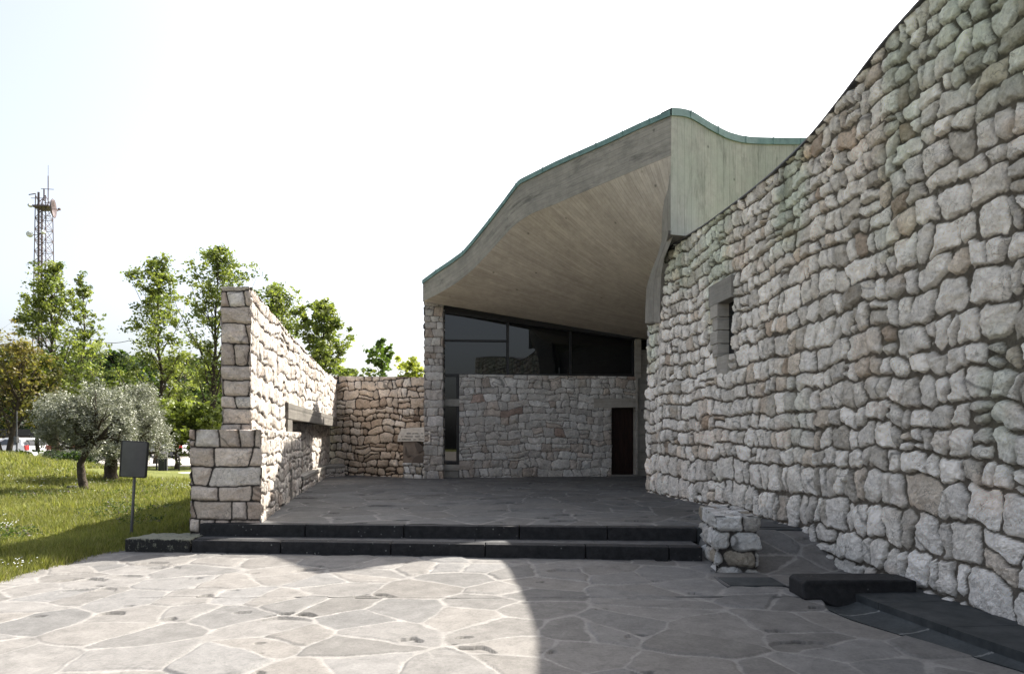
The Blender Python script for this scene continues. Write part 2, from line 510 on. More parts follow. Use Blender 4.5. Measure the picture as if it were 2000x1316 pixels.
def rock_height(s, z, idv, d, lu, lw, joint, depth, bev, amp, lvl):
    e = np.clip((d - joint) / bev, 0, 1)
    prof = np.clip(1 - (1 - e) ** 1.6, 0, 1)
    a = id_rand(idv, 1) * 40; b = id_rand(idv, 2) * 40
    ang = id_rand(idv, 3) * 3.14
    ca, sa = np.cos(ang), np.sin(ang)
    x = s * ca - z * sa; y = s * sa + z * ca
    n1 = fbm(x * 4.5 + a, y * 9 + b, 3, 4, .55)
    n2 = 1 - np.abs(fbm(x * 9 + b, y * 16 + a, 11, 3, .6)) * 2
    wu = lu + .03 * fbm(s * 6, z * 6, 51, 3); ww = lw + .03 * fbm(s * 6 + 5, z * 6, 52, 3)
    fac = np.full(s.shape, 1e9)
    for k in range(5):
        an = (k + id_rand(idv, 20 + k)) * 1.2566; sl = .08 + .45 * id_rand(idv, 30 + k) ** 1.5
        fac = np.minimum(fac, (.004 + .022 * id_rand(idv, 40 + k)) * amp / .028 + sl * (np.cos(an) * wu + np.sin(an) * ww) * amp / .028 * .8)
    crag = fbm(x * 26 + a, y * 40 + b, 23, 3, .6)
    st1 = fbm(x * 5 + b, y * 7 + a, 61, 2) * 5; st1 = (np.floor(st1) + sm(.0, .30, st1 - np.floor(st1))) * .2
    amp_s = amp * STEP
    h = -depth + prof * np.maximum(amp_s * st1 + depth + lvl * (id_rand(idv, 6) - .30) + amp * .55 * n1 + amp * .40 * n2 + fac + amp * CRAG * crag, depth * .25)
    mort = (d < joint * 1.02)
    h = np.where(mort, -depth + .006 * fbm(s * 20, z * 20, 5, 2), h)
    return h, mort

def pick(idv, k, pal, w):
    r = id_rand(idv, k); cw = np.cumsum(w) / np.sum(w)
    i = np.searchsorted(cw, r.ravel()).clip(0, len(pal) - 1).reshape(idv.shape)
    return np.array(pal)[i]

CRAG = .42
STEP = .85
STY = {}
STY['right'] = dict(kind='c', rh=lambda z: .34 - .020 * max(z, 0), w=lambda z: .26 - .013 * max(z, 0), seed=3, wob=.085, split=.07, joint=.017,
                    depth=.044, bev=.020, amp=.022, lvl=.022, rr=.05,
                    pal=[(.76, .755, .745), (.66, .65, .635), (.82, .815, .81), (.53, .515, .49), (.67, .62, .565), (.50, .43, .37)],
                    pw=[.32, .2, .36, .08, .07, .02], mortar=(.125, .115, .10))
STY['left'] = dict(kind='c', rh=lambda z: .235, w=.27, split=.14, rr=.045, seed=21, wob=.085, joint=.009, depth=.028, bev=.022, amp=.013, lvl=.012,
                   pal=[(.52, .475, .42), (.58, .535, .485), (.46, .41, .36), (.55, .49, .435), (.38, .32, .27)],
                   pw=[.3, .3, .2, .15, .05], mortar=(.055, .045, .038))
STY['quoin'] = dict(kind='c', rh=lambda z: .25, w=.33, seed=33, wob=.022, split=.08, joint=.010, depth=.035, bev=.03, amp=.020, lvl=.018, rr=.03,
                    pal=[(.60, .525, .46), (.53, .455, .39), (.66, .615, .565), (.46, .375, .31), (.58, .50, .43)],
                    pw=[.3, .25, .2, .13, .12], mortar=(.035, .03, .026))
STY['back'] = dict(kind='c', rh=lambda z: .235, w=.33, split=.16, rr=.06, seed=44, wob=.075, joint=.017, depth=.04, bev=.028, amp=.022, lvl=.03,
                   pal=[(.58, .48, .38), (.66, .56, .46), (.50, .40, .31), (.40, .31, .235), (.70, .62, .53), (.24, .175, .13)],
                   pw=[.32, .3, .2, .08, .14, .03], mortar=(.04, .03, .023))
STY['facade'] = dict(kind='c', rh=lambda z: .235, w=.34, seed=57, wob=.07, split=.12, joint=.007, depth=.022, bev=.03, amp=.016, lvl=.016, rr=.03,
                     pal=[(.46, .445, .42), (.41, .39, .365), (.51, .50, .48), (.38, .335, .295), (.43, .385, .345), (.31, .24, .205)],
                     pw=[.34, .26, .2, .1, .08, .04], mortar=(.10, .09, .078))
STY['pier'] = dict(kind='c', rh=lambda z: .24, w=.34, seed=68, wob=.03, split=.15, joint=.007, depth=.025, bev=.028, amp=.016, lvl=.015, rr=.035,
                   pal=[(.44, .42, .39), (.39, .36, .33), (.48, .46, .44), (.36, .30, .25)], pw=[.4, .3, .2, .1], mortar=(.10, .085, .07))
STY['block'] = dict(kind='c', rh=lambda z: .205, w=.26, seed=79, wob=.04, split=.06, joint=.010, depth=.035, bev=.035, amp=.022, lvl=.02, rr=.05,
                    pal=[(.58, .57, .55), (.50, .48, .45), (.66, .655, .64), (.36, .32, .26)], pw=[.4, .3, .25, .10], mortar=(.06, .055, .05))

def pattern(st, s, z, fade_edges=None):
    if st['kind'] == 'c':
        idv, d, lu, lw = coursed(s, z, st['seed'], st['rh'], st['w'], st['wob'], st['split'], rr=st['rr'])
    else:
        idv, d, lu, lw = vor(s, z, st['seed'], st['cw'], st['ch'], .85, st['wob'])
    h, mort = rock_height(s, z, idv, d, lu, lw, st['joint'], st['depth'], st['bev'], st['amp'], st['lvl'])
    c = pick(idv, 7, st['pal'], st['pw'])
    br = .86 + .28 * id_rand(idv, 8)
    c = c * br[..., None]
    # veins and iron stains that belong to each stone
    v = fbm(s * 7 + id_rand(idv, 9) * 30, z * 7, 17, 4)
    c = c * (1 + .16 * v[..., None])
    iron = sm(.35, .8, fbm(s * 2.6, z * 3.4, 91, 4)) * .35
    c = c * (1 - iron[..., None] * np.array([.25, .42, .58]))
    strk = sm(.80, .95, 1 - np.abs(fbm(s * 1.1 + z * 1.7 + id_rand(idv, 12) * 20, z * .9 - s * .8, 93, 3)) * 5) * (id_rand(idv, 13) < .16)
    c = c * (1 - .55 * strk[..., None])
    mc = np.array(st['mortar']) * (1 + .35 * fbm(s * 9, z * 9, 8, 3))[..., None]
    k = sm(st['joint'] * .7, st['joint'] * 1.25, d)[..., None]
    return h, mc * (1 - k) + c * k

def stone_face(name, xy, nrm, zlo, zhi, s, dz, style, parent=None, keep=None, rim=.12, extra=None, tint=None, snap=True):
    """one displaced stone surface standing on a plan polyline"""
    st = STY[style]
    xy = np.asarray(xy, float); nrm = np.asarray(nrm, float); s = np.asarray(s, float)
    n = len(s); zlo = np.zeros(n) + zlo; zhi = np.zeros(n) + zhi
    m_ = max(int(math.ceil((zhi - zlo).max() / dz)), 2) + 1
    t = np.linspace(0, 1, m_)[None, :]
    Z = zlo[:, None] + t * (zhi - zlo)[:, None]
    S = np.repeat(s[:, None], m_, 1)
    h, c = pattern(st, S, Z)
    if extra is not None: h = h + extra(S, Z, xy)
    if tint is not None: c = tint(S, Z, c)
    Pt = np.zeros((n, m_, 3))
    Pt[..., 0] = xy[:, 0:1] + nrm[:, 0:1] * h; Pt[..., 1] = xy[:, 1:2] + nrm[:, 1:2] * h; Pt[..., 2] = Z
    # rim turned in at the top
    R = Pt[:, -1:, :].copy(); R[:, 0, 0] = xy[:, 0] - nrm[:, 0] * rim; R[:, 0, 1] = xy[:, 1] - nrm[:, 1] * rim
    Pt = np.concatenate([Pt, R], 1); c = np.concatenate([c, c[:, -1:, :]], 1)
    kp = None
    if keep is not None:
        Zc = (Z[:-1, :-1] + Z[1:, 1:]) / 2; Sc = (S[:-1, :-1] + S[1:, 1:]) / 2
        kp = keep(Sc, Zc, (xy[:-1] + xy[1:]) / 2)
        kp = np.concatenate([kp, np.ones((n - 1, 1), bool)], 1)
    return np_mesh(name, Pt, grid_faces(n, m_ + 1, kp), 4, M['rock'], parent, c, smooth=(style != 'right'))

def poly_path(pts, ds, closed=False):
    """resample a plan polyline segment by segment; mitred normals pointing to the right of travel"""
    pts = [np.array(p[:2], float) for p in pts]
    if closed: pts = pts + [pts[0]]
    X, Nn, S = [], [], []
    s0 = 0
    segn = []
    for a, b_ in zip(pts[:-1], pts[1:]):
        t = (b_ - a) / np.linalg.norm(b_ - a); segn.append(np.array([t[1], -t[0]]))
    for i, (a, b_) in enumerate(zip(pts[:-1], pts[1:])):
        ln = np.linalg.norm(b_ - a); k = max(int(ln / ds), 1)
        for j in range(k + (1 if i == len(segn) - 1 else 0)):
            X.append(a + (b_ - a) * j / k); S.append(s0 + ln * j / k)
            nn = segn[i]
            if j == 0 and (i > 0 or closed):
                q = segn[i - 1] + segn[i]; nn = q / max(q.dot(segn[i]), .3)
            if j == k and closed:
                q = segn[0] + segn[i]; nn = q / max(q.dot(segn[i]), .3)
            Nn.append(nn)
        s0 += ln
    return np.array(X), np.array(Nn), np.array(S)

def stone_cap(name, quad, z, ds, style, parent=None, zfun=None):
    """top of a wall: bilinear grid over 4 plan corners"""
    a, b_, c_, d_ = [np.array(p[:2], float) for p in quad]
    n = max(int(np.linalg.norm(b_ - a) / ds), 2) + 1; m_ = max(int(np.linalg.norm(d_ - a) / ds), 2) + 1
    u = np.linspace(0, 1, n)[:, None, None]; v = np.linspace(0, 1, m_)[None, :, None]
    XY = (a * (1 - u) + b_ * u) * (1 - v) + (d_ * (1 - u) + c_ * u) * v
    S = u[..., 0] * np.linalg.norm(b_ - a) + 0 * v[..., 0] + 3.3; T = v[..., 0] * np.linalg.norm(d_ - a) + 0 * u[..., 0] + 2.2
    h, c = pattern(STY[style], S, T)
    Z = (zfun(u[..., 0] + 0 * v[..., 0]) if zfun else z) + h * .45 - .004
    Pt = np.concatenate([XY, Z[..., None]], -1)
    return np_mesh(name, Pt, grid_faces(n, m_, None, False), 4, M['rock'], parent, c)

def inset(quad, d):
    q = np.array([p[:2] for p in quad], float); c = q.mean(0)
    return [tuple(c + (p - c) * (1 - d / max(np.linalg.norm(p - c), .01))) for p in q]

def stone_box(root, quad, z0, z1, ds, style, nm='stonework', zt=None, top='stone_top'):
    """quad: plan corners clockwise seen from above is outward on the left; we order so normals point out"""
    xy, nn, s = poly_path(quad, ds, True)
    c = np.array([p[:2] for p in quad]).mean(0)
    if np.sum((xy[1] - c) * nn[1]) < 0: nn = -nn
    zz = z1 if zt is None else np.array([zt(p) for p in xy])
    o = stone_face(nm, xy, nn, z0, zz, s, ds, style, root)
    zf = None
    if zt is not None:
        qa, qb = np.array(quad[0][:2]), np.array(quad[1][:2])
        zf = lambda u: np.interp(u, [0, 1], [zt(qa), zt(qb)])
    t = stone_cap(top, quad, z1, ds * 1.3, style, root, zf)
    return o, t

# ------------------------------------------------------------------ ground sheet, lawn
def zland(x, y):
    b_ = .98 * np.exp(-((x + 20) / 5.2) ** 2 - ((y - 23.5) / 4.6) ** 2)
    w = .04 * fbm(x * .5, y * .5, 5, 3) * sm(-5.6, -8, x)
    low = -.10 * sm(-5.75, -5.35, x) * sm(24, 22.5, y) - .10 * sm(1, -1.5, y)
    return b_ + w + low

xs = np.concatenate([-np.geomspace(900, 31, 24), np.arange(-30, -5, .16), np.linspace(-4.9, 30, 60), np.geomspace(31, 900, 20)])
ys = np.concatenate([np.linspace(-60, 4, 20), np.arange(4.2, 34, .2), np.geomspace(34.5, 1500, 40)])
XX, YY = np.meshgrid(xs, ys, indexing='ij')
gp = np.stack([XX, YY, zland(XX, YY)], -1)
o = np_mesh('ground', gp, grid_faces(len(xs), len(ys)), 4, M['grass']); tag(o, kind='structure')

mb = MB()
mb.add([(-70, 36, .02), (30, 36, .02), (30, 62, .02), (-70, 62, .02)], [(0, 1, 2, 3)])
tag(mb.build('car_park', M['asphalt']), kind='structure')
mb = MB()
mb.add([(-26, -34, .0), (14, -34, .0), (14, -3.2, .0), (3.4, -3.2, .0), (3.4, -1.4, .0), (-6.4, -1.4, .0), (-26, -1.4, .0)], [(0, 1, 2, 3, 4, 5, 6)])
tag(mb.build('bounce_plaza', M['asphalt']), kind='structure')  # unseen pale sheet added behind the camera, bouncing light onto the shaded right wall
mb = MB()
mb.add([(-15.6, 23.2, .06), (-7.5, 22.6, .06), (-7.5, 28.6, .06), (-14.2, 29.2, .06), (-15.3, 27.5, .06)], [(0, 1, 2, 3, 4)])
tag(mb.build('path', M['asphalt']), kind='structure')

# ------------------------------------------------------------------ paving
WALLP = [(4.20, -3.0), (4.17, 2), (4.12, 5.3), (4.03, 6.4), (3.97, 7.3), (3.90, 8.74), (3.75, 10.15), (3.54, 12.1), (3.3, 13.6), (3.05, 15.0)]
wy = np.array([p[1] for p in WALLP]); wx = np.array([p[0] for p in WALLP])
_yd = np.linspace(-3, 15, 400)
_xd = np.interp(_yd, wy, wx)
for _ in range(40):
    _xd[1:-1] = (_xd[:-2] + _xd[2:] + 2 * _xd[1:-1]) / 4
def wall_x(y): return np.interp(y, _yd, _xd)

def step_lo(x): return 8.64 - .088 * (x - 0)          # front of lower step
def step_hi(x): return 9.13 - .066 * (x - 0)          # front of upper step / terrace

def flag_height(X, Y, seed, cw, ch, lvl=.010, joint=.022):
    idv, d, lu, lw = vor(X, Y, seed, cw, ch, 1.35, .05, 2.6)
    d = d * (1.0 + .75 * fbm(X * .9, Y * .9, 19, 2)) + .007 * fbm(X * 16, Y * 16, 3, 3) + .010 * fbm(X * 6, Y * 6, 31, 2)
    e = np.clip((d - joint) / .02, 0, 1)
    tilt = (id_rand(idv, 4) - .5) * .010 * lu + (id_rand(idv, 5) - .5) * .020 * lw
    h = lvl * (id_rand(idv, 6) - .5) + tilt + .003 * fbm(X * 3, Y * 3, 9, 3)
    # delaminated scoops: sharp far edge, feathering out towards the viewer
    q = np.zeros_like(X); lip_shade = np.zeros_like(X)
    gx = np.floor(X / .62); gy = np.floor(Y / .42)
    for ox in (-1, 0, 1):
        for oy in (-1, 0, 1):
            cx = gx + ox; cy = gy + oy
            r1 = hsh(cx, cy, cx * 0 + 71); r2 = hsh(cx, cy, cx * 0 + 72); r3 = hsh(cx, cy, cx * 0 + 73); r4 = hsh(cx, cy, cx * 0 + 74)
            px = (cx + r1) * .62; py = (cy + r2) * .42
            a = .05 + .24 * r3 ** 1.8; b_ = a * (.45 + .3 * r4)
            u = (X - px + .04 * fbm(X * 7, Y * 7, 12, 3)) / a; v = (Y - py + .05 * fbm(X * 9 + 4, Y * 9, 14, 3)) / b_
            inside = (u * u + v * v < 1) & (r4 > .62)
            lip_shade = np.maximum(lip_shade, sm(.86, .94, v) * inside * (.35 + .65 * r1) * sm(-1.0, -.3, u + (r1 - .5)))  # dark arc along the scoop's far lip, painted in place of its cast shadow
            q = np.where(inside, np.maximum(q, .026 * np.clip((v + 1) / 1.7, 0, 1) * np.clip(r4 * 1.4 - .2, 0, 1)), q)
    h = h - q * (e > .5)
    h = -.006 + (h + .006) * e
    return h, idv, d, q + 10 * lip_shade * (e > .3)

def flag_color(X, Y, idv, d, q, stone, jnt, joint):
    c = np.array(stone) * (.82 + .36 * id_rand(idv, 8))[..., None]
    warm = id_rand(idv, 9)[..., None]
    c = c * (1 + (warm - .5) * np.array([.05, .01, -.04]))
    c = c * (1 + .10 * fbm(X * 1.3, Y * 1.3, 4, 4))[..., None] * (1 + .07 * fbm(X * 6, Y * 6, 41, 3))[..., None]
    lip_shade = np.floor(q * 0 + np.clip(q / 10, 0, 1) * 100) / 100
    c = c * (1 - .05 * (q > .001))[..., None] * (1 - .72 * lip_shade)[..., None]  # lip shadow of the scoops goes into the stone colour
    j = np.array(jnt) * (1 + .12 * fbm(X * 5, Y * 5, 6, 3))[..., None]
    k = sm(joint * .75, joint * 1.3, d)[..., None]
    # mortar smeared over some stone edges
    smear = sm(.1, .6, fbm(X * 1.1, Y * 1.1, 77, 3)) * sm(joint * 3.2, joint * 1.0, d) * .45
    c = c * (1 - smear[..., None]) + j * smear[..., None]
    return j * (1 - k) + c * k

def paving(name, rows, lfun, rfun, nx, zfun, seed, cw, ch, stone, jnt, joint, lvl):
    rows = np.asarray(rows); u = np.linspace(0, 1, nx)
    Y0 = rows[:, None] + 0 * u[None, :]
    l = lfun(rows)[:, None]; r = rfun(rows)[:, None]
    X = l + (r - l) * u[None, :]
    Yw = Y0
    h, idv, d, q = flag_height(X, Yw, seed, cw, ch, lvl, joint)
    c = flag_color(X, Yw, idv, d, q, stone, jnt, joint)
    Z = zfun(X, Yw) + h
    return np_mesh(name, np.stack([X, Yw, Z], -1), grid_faces(len(rows), nx, None, True), 4, M['flag'], None, c)

def rows_graded(y0, y1, k):
    r = [y0]
    while r[-1] < y1:
        r.append(r[-1] + k(r[-1]))
    return np.array(r)

def ramp_z(X, Y):
    t = sm(7.85, 9.0, Y)
    return .325 * t * sm(2.45, 2.6, X) 

def gut_out(y): return np.interp(y, [3.5, 4.42, 4.87, 5.3, 5.68, 6.0, 6.3, 6.55], [3.52, 3.40, 3.22, 3.04, 2.90, 2.86, 2.95, 3.0])
def gut_in(y): return np.interp(y, [3.5, 4.5, 5.0, 5.4, 6.1, 6.55], [3.72, 3.60, 3.50, 3.43, 3.32, 3.30])

rows = np.concatenate([np.arange(-1.5, 3.9, .12), rows_graded(3.95, 9.35, lambda y: .010 + .0022 * (y - 3.9))])
def pav_r(y): return np.where(y < 6.5, np.where(y < 3.5, 3.5, gut_out(y)), wall_x(y) + .12)
o = paving('forecourt_paving', rows, lambda y: -5.55 - .10 * (y < 7) * (7 - y) + .03 * fbm(y * 3, y * 0 + 2, 4, 3), pav_r, 720,
           ramp_z, 5, .64, .54, (.137, .132, .126), (.198, .191, .181), .012, .020)
tag(o, kind='structure')
def ter_l(y): return -3.62 - .2 * (y - 9.5) - .6
rows = rows_graded(9.0, 22.6, lambda y: .014 + .0026 * (y - 9))
Y0 = rows
def terr():
    nx = 460
    u = np.linspace(0, 1, nx)
    l = np.where(Y0 < 9.5, -4.5, ter_l(Y0))[:, None]; r = np.where(Y0 < 15, wall_x(Y0) + .1, 4.6)[:, None]
    X = l + (r - l) * u[None, :]
    Y = Y0[:, None] + 0 * X
    # front rows follow the slanted step edge
    fr = step_hi(X) + .16
    Y = fr + (Y - 9.0) * ((22.6 - fr) / (22.6 - 9.0))
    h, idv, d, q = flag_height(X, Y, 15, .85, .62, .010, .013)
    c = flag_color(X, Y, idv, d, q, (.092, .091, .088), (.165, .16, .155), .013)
    Z = .34 + h
    return np_mesh('terrace_paving', np.stack([X, Y, Z], -1), grid_faces(len(Y0), nx, None, True), 4, M['flag'], None, c)
tag(terr(), kind='structure')

# ------------------------------------------------------------------ steps, kerb, ramp edge
def slab_line(name, xs_, f, depth, z0, z1, mat, bev=.02, parent=None, gap=.006):
    mb = MB()
    for a, b_ in zip(xs_[:-1], xs_[1:]):
        mb.hexa([(a + gap, f(a), z0), (b_ - gap, f(b_), z0), (b_ - gap, f(b_) + depth, z0), (a + gap, f(a) + depth, z0),
                 (a + gap, f(a), z1), (b_ - gap, f(b_), z1), (b_ - gap, f(b_) + depth, z1), (a + gap, f(a) + depth, z1)])
    return mb.build(name, mat, parent, bev)
root = empty('lower_step', (0, 8.6, 0)); tag(root, kind='structure')
slab_line('riser', [-4.35, -3.1, -1.6, -.35, .95, 2.0, 2.42], step_lo, .20, -.05, .166, M['basalt'], .016, root)
slab_line('tread', [-4.45, -2.4, -.5, 1.1, 2.42], lambda x: step_lo(x) + .205, .52, -.05, .162, M['basalt_top'], .008, root, .002)
root = empty('upper_step', (0, 9.1, .17)); tag(root, kind='structure')
slab_line('riser', [-4.43, -2.9, -1.5, .1, 1.3, 2.50], step_hi, .18, .15, .338, M['basalt'], .014, root)
mb = MB(); mb.hexa([(2.50, step_hi(2.5) + .0, -.02), (3.95, step_hi(3.95), -.02), (3.95, step_hi(3.95) + .2, -.02), (2.50, step_hi(2.5) + .2, -.02),
                    (2.50, step_hi(2.5) + .0, .336), (3.95, step_hi(3.95), .336), (3.95, step_hi(3.95) + .2, .336), (2.50, step_hi(2.5) + .2, .336)])
mb.build('ramp_edge', M['slab'], root, .01)

# mossy block that carries the lower step on past the wall
def moss_mat():
    m, nt, b, out = new_mat('mossy_stone')
    tc = N(nt, 'ShaderNodeTexCoord'); sx = N(nt, 'ShaderNodeSeparateXYZ'); L(nt, tc.outputs['Object'], sx.inputs[0])
    n = noise(nt, 20, 6, .75)
    ge = N(nt, 'ShaderNodeNewGeometry'); sn = N(nt, 'ShaderNodeSeparateXYZ'); L(nt, ge.outputs['Normal'], sn.inputs[0])
    ad = N(nt, 'ShaderNodeMath', operation='MULTIPLY_ADD'); L(nt, sn.outputs[2], ad.inputs[0]); ad.inputs[1].default_value = .22; L(nt, n, ad.inputs[2])
    c = mixc(nt, 'MIX', ramp(nt, ad.outputs[0], [(.56, 0), (.66, 1)]), (.018, .018, .017), (.20, .20, .15))
    L(nt, c, b.inputs['Base Color']); b.inputs['Roughness'].default_value = .95
    bump(nt, b, noise(nt, 40, 5, .7), 1, .02)
    return m
M['moss'] = moss_mat()
def rough_block(name, pts, z0, z1, mat, amp=.012, ds=.03, parent=None):
    """a plain stone block with worn, uneven faces"""
    bm = bmesh.new()
    n = len(pts)
    vb = [bm.verts.new((x, y, z0)) for x, y in pts]; vt = [bm.verts.new((x, y, z1)) for x, y in pts]
    bm.faces.new(vb[::-1]); bm.faces.new(vt)
    for i in range(n): bm.faces.new((vb[i], vb[(i + 1) % n], vt[(i + 1) % n], vt[i]))
    bmesh.ops.recalc_face_normals(bm, faces=bm.faces)
    bmesh.ops.bevel(bm, geom=list(bm.edges), offset=.018, segments=2, affect='EDGES', profile=.5)
    for _ in range(7):
        es = [e for e in bm.edges if e.calc_length() > ds * 1.6]
        if not es or len(bm.verts) > 60000: break
        bmesh.ops.subdivide_edges(bm, edges=es, cuts=1, use_grid_fill=True)
    bmesh.ops.triangulate(bm, faces=[f for f in bm.faces if len(f.verts) > 4])
    bm.normal_update()
    co = np.array([v.co[:] for v in bm.verts])
    nz = fbm(co[:, 0] * 9 + co[:, 2] * 7, co[:, 1] * 9 - co[:, 2] * 5, 3, 4)
    for v, k in zip(bm.verts, nz): v.co += v.normal * float(k) * amp
    me = bpy.data.meshes.new(name); bm.to_mesh(me); bm.free()
    for p in me.polygons: p.use_smooth = True
    me.materials.append(mat)
    o = bpy.data.objects.new(name, me); COL.objects.link(o); set_parent(o, parent); return o
o = rough_block('kerb_block', [(-5.32, 9.14), (-4.37, 9.03), (-4.37, 9.62), (-5.2, 9.66)], -.06, .175, M['moss'], .02)
tag(o, 'low moss covered stone block ending the bottom step beside the lawn', 'stone block')

# ------------------------------------------------------------------ the big curved wall on the right
def build_right_wall():
    root = empty('curved_stone_wall', (3.9, 9.0, 0))
    tag(root, 'long curved wall of big rough pale stones filling the right side', 'wall')
    ylist = [15.0]
    while ylist[-1] > 4.9:
        y = ylist[-1]; ylist.append(y - (.0095 + .0016 * max(y - 5.2, 0)))
    while ylist[-1] > -3: ylist.append(ylist[-1] - .05)
    y = np.array(ylist)
    # the lower end block: from y=15 to 14.32 only up to 4.15
    ztop = np.interp(y, [-3, 2, 5.2, 6.5, 7.1, 7.85, 8.7, 9.6, 10.5, 12.35, 14.3], [6.9, 6.45, 6.0, 5.83, 5.78, 5.61, 5.46, 5.39, 5.38, 5.43, 5.51])
    for _ in range(600): ztop[1:-1] = (ztop[:-2] + ztop[2:] + 2 * ztop[1:-1]) / 4
    ztop = np.where(y > 14.30, 4.15, ztop)
    x = wall_x(y)
    xy = np.stack([x, y], 1)
    ds = np.sqrt(np.diff(x) ** 2 + np.diff(y) ** 2)
    s = np.concatenate([[0], np.cumsum(ds)])
    tx = np.gradient(x, s); ty = np.gradient(y, s)
    nrm = np.stack([ty, -tx], 1); nrm /= np.linalg.norm(nrm, axis=1)[:, None]      # travel is -y; face looks towards -x
    nrm = np.where(nrm[:, :1] > 0, -nrm, nrm)
    def extra(S, Z, xy_):
        Y = np.interp(S, s, y)
        batter = .10 * np.clip(1 - Z / 1.4, 0, 1) ** 1.5 * sm(9.5, 6, Y)
        ledge = .055 * sm(2.66, 2.62, Z + .03 * fbm(S * 3, Z * 0, 5, 2)) * sm(10.8, 11.6, Y)
        return -.0 + batter + ledge + .03 * fbm(S * .6, Z * .6, 9, 2)
    def tint(S, Z, c):
        Y = np.interp(S, s, y)
        zt = np.interp(S, s, ztop)
        g = sm(-.05, .55, fbm(S * .85, Z * .55, 63, 4) + .55 * sm(2.4, 5.2, Z) - .35)[..., None]
        c = c * (1 - g * .5) + c * np.array([.72, .90, .76]) * g * .5
        topd = sm(2.0, .2, zt - Z)
        dk = (sm(.05, .65, fbm(S * 2.3, Z * .8, 64, 4)) * (.15 + .75 * topd))[..., None]
        c = c * (1 - .42 * dk * np.array([1, .92, .98]))
        pinch = sm(.2, .7, fbm(S * 1.6, Z * 1.9, 65, 3))[..., None]
        c = c * (1 + pinch * np.array([.05, -.02, -.07]))
        cool = sm(2.5, .3, Z)[..., None] * sm(9, 6, Y)[..., None]
        c = c * (1 + cool * np.array([.08, .08, .09])) * np.array([1.06, 1.01, .94])
        low = sm(.30, 0, Z)[..., None]
        return c * (1 - .18 * low)
    def keep(Sc, Zc, xyc):
        Y = np.interp(Sc, s, y)
        return ~((Y > 11.02) & (Y < 11.52) & (Zc > 2.95) & (Zc < 3.88))
    stone_face('stone_face', xy, nrm, -.06, ztop, s, .0125, 'right', root, keep, .25, extra, tint)
    # end return at the far end
    yy, nn, ss = poly_path([(3.05, 15.0), (3.75, 15.35)], .03)
    if nn[0][1] < 0: nn = -nn
    stone_face('end_face', yy, nn, .3, 4.15, ss + 30, .03, 'right', root)
    # plain back and top body
    mb = MB()
    k = np.arange(0, len(y), 12)
    pts = []
    bx = xy - nrm * .55
    for i, j in zip(k[:-1], k[1:]):
        za, zb = ztop[i] - .02, ztop[j] - .02
        if y[i] > 14.3: za = zb = 4.13
        a, b_ = xy[i] - nrm[i] * .12, xy[j] - nrm[j] * .12
        mb.add([(a[0], a[1], za), (b_[0], b_[1], zb), (bx[j][0], bx[j][1], zb), (bx[i][0], bx[i][1], za), (bx[i][0], bx[i][1], -.1), (bx[j][0], bx[j][1], -.1)],
               [(0, 1, 2, 3), (3, 2, 5, 4)])
    mb.build('wall_core', M['slab'], root)
    # thin copper coping
    mb = MB()
    idx = [i for i in range(0, len(y), 10) if y[i] <= 14.30]
    for i, j in zip(idx[:-1], idx[1:]):
        a0, a1 = xy[i] + nrm[i] * .028, xy[j] + nrm[j] * .028
        b0, b1 = xy[i] - nrm[i] * .60, xy[j] - nrm[j] * .60
        z0, z1 = ztop[i], ztop[j]
        mb.hexa([(a0[0], a0[1], z0), (a1[0], a1[1], z1), (b1[0], b1[1], z1), (b0[0], b0[1], z0),
                 (a0[0], a0[1], z0 + .02), (a1[0], a1[1], z1 + .02), (b1[0], b1[1], z1 + .02), (b0[0], b0[1], z0 + .02)])
    mb.build('coping', M['metal'], root)
    # slit window: pane, reveals, lintel, sill block
    f = lambda yy_, off: (float(wall_x(yy_)) + off, yy_)
    win = empty('slit_window', (0, 0, 0)); win.parent = root; win.location = -Vector(root.location)
    def bx4(nm, ya, yb, oa, ob, z0, z1, mat, bev=.006):
        mb = MB(); p = [f(ya, oa), f(yb, oa), f(yb, ob), f(ya, ob)]
        mb.hexa([(q[0], q[1], z0) for q in p] + [(q[0], q[1], z1) for q in p])
        me_o = mb.build(nm, mat, None, bev); me_o.parent = win; return me_o
    bx4('pane', 10.98, 11.56, .15, .19, 2.9, 3.9, M['glass'], 0)
    for k in range(4):
        z0 = 2.95 + k * .232
        bx4('jamb', 11.515, 11.72 + .10 * (k % 2), -.055, .20, z0 + .006, z0 + .226, M['conc_light'], .012)
    bx4('reveal', 10.97, 11.02, .02, .20, 2.90, 3.88, M['conc'], .01)
    bx4('lintel', 10.98, 11.90, -.05, .25, 3.875, 4.24, M['conc'], .01)
    bx4('sill', 11.16, 11.56, -.045, .25, 2.52, 2.945, M['conc_light'], .01)
    bx4('sill', 11.0, 11.15, .035, .25, 2.56, 2.945, M['conc'], .01)
build_right_wall()

def uvbox_fix(o, s=1.0):
    """give a box-like mesh metre UVs: u up, v along"""
    me = o.data
    ul = me.uv_layers.new(name='UVMap') if 'UVMap' not in me.uv_layers else me.uv_layers['UVMap']
    for p in me.polygons:
        n = p.normal
        for li in p.loop_indices:
            c = me.vertices[me.loops[li].vertex_index].co
            if abs(n.z) > .7: uvv = (c.y, c.x)
            else: uvv = (c.z, c.x * abs(n.y) + c.y * abs(n.x))
            ul.data[li].uv = (uvv[0] * s, uvv[1] * s)

# ------------------------------------------------------------------ stone block by the steps
root = empty('stone_bollard', (2.7, 8.4, 0)); tag(root, 'short thick stone pillar block standing at the right end of the steps', 'stone block')
stone_box(root, [(2.36, 7.70), (2.85, 7.70), (3.06, 9.07), (2.57, 9.07)], -.03, .635, .010, 'block')

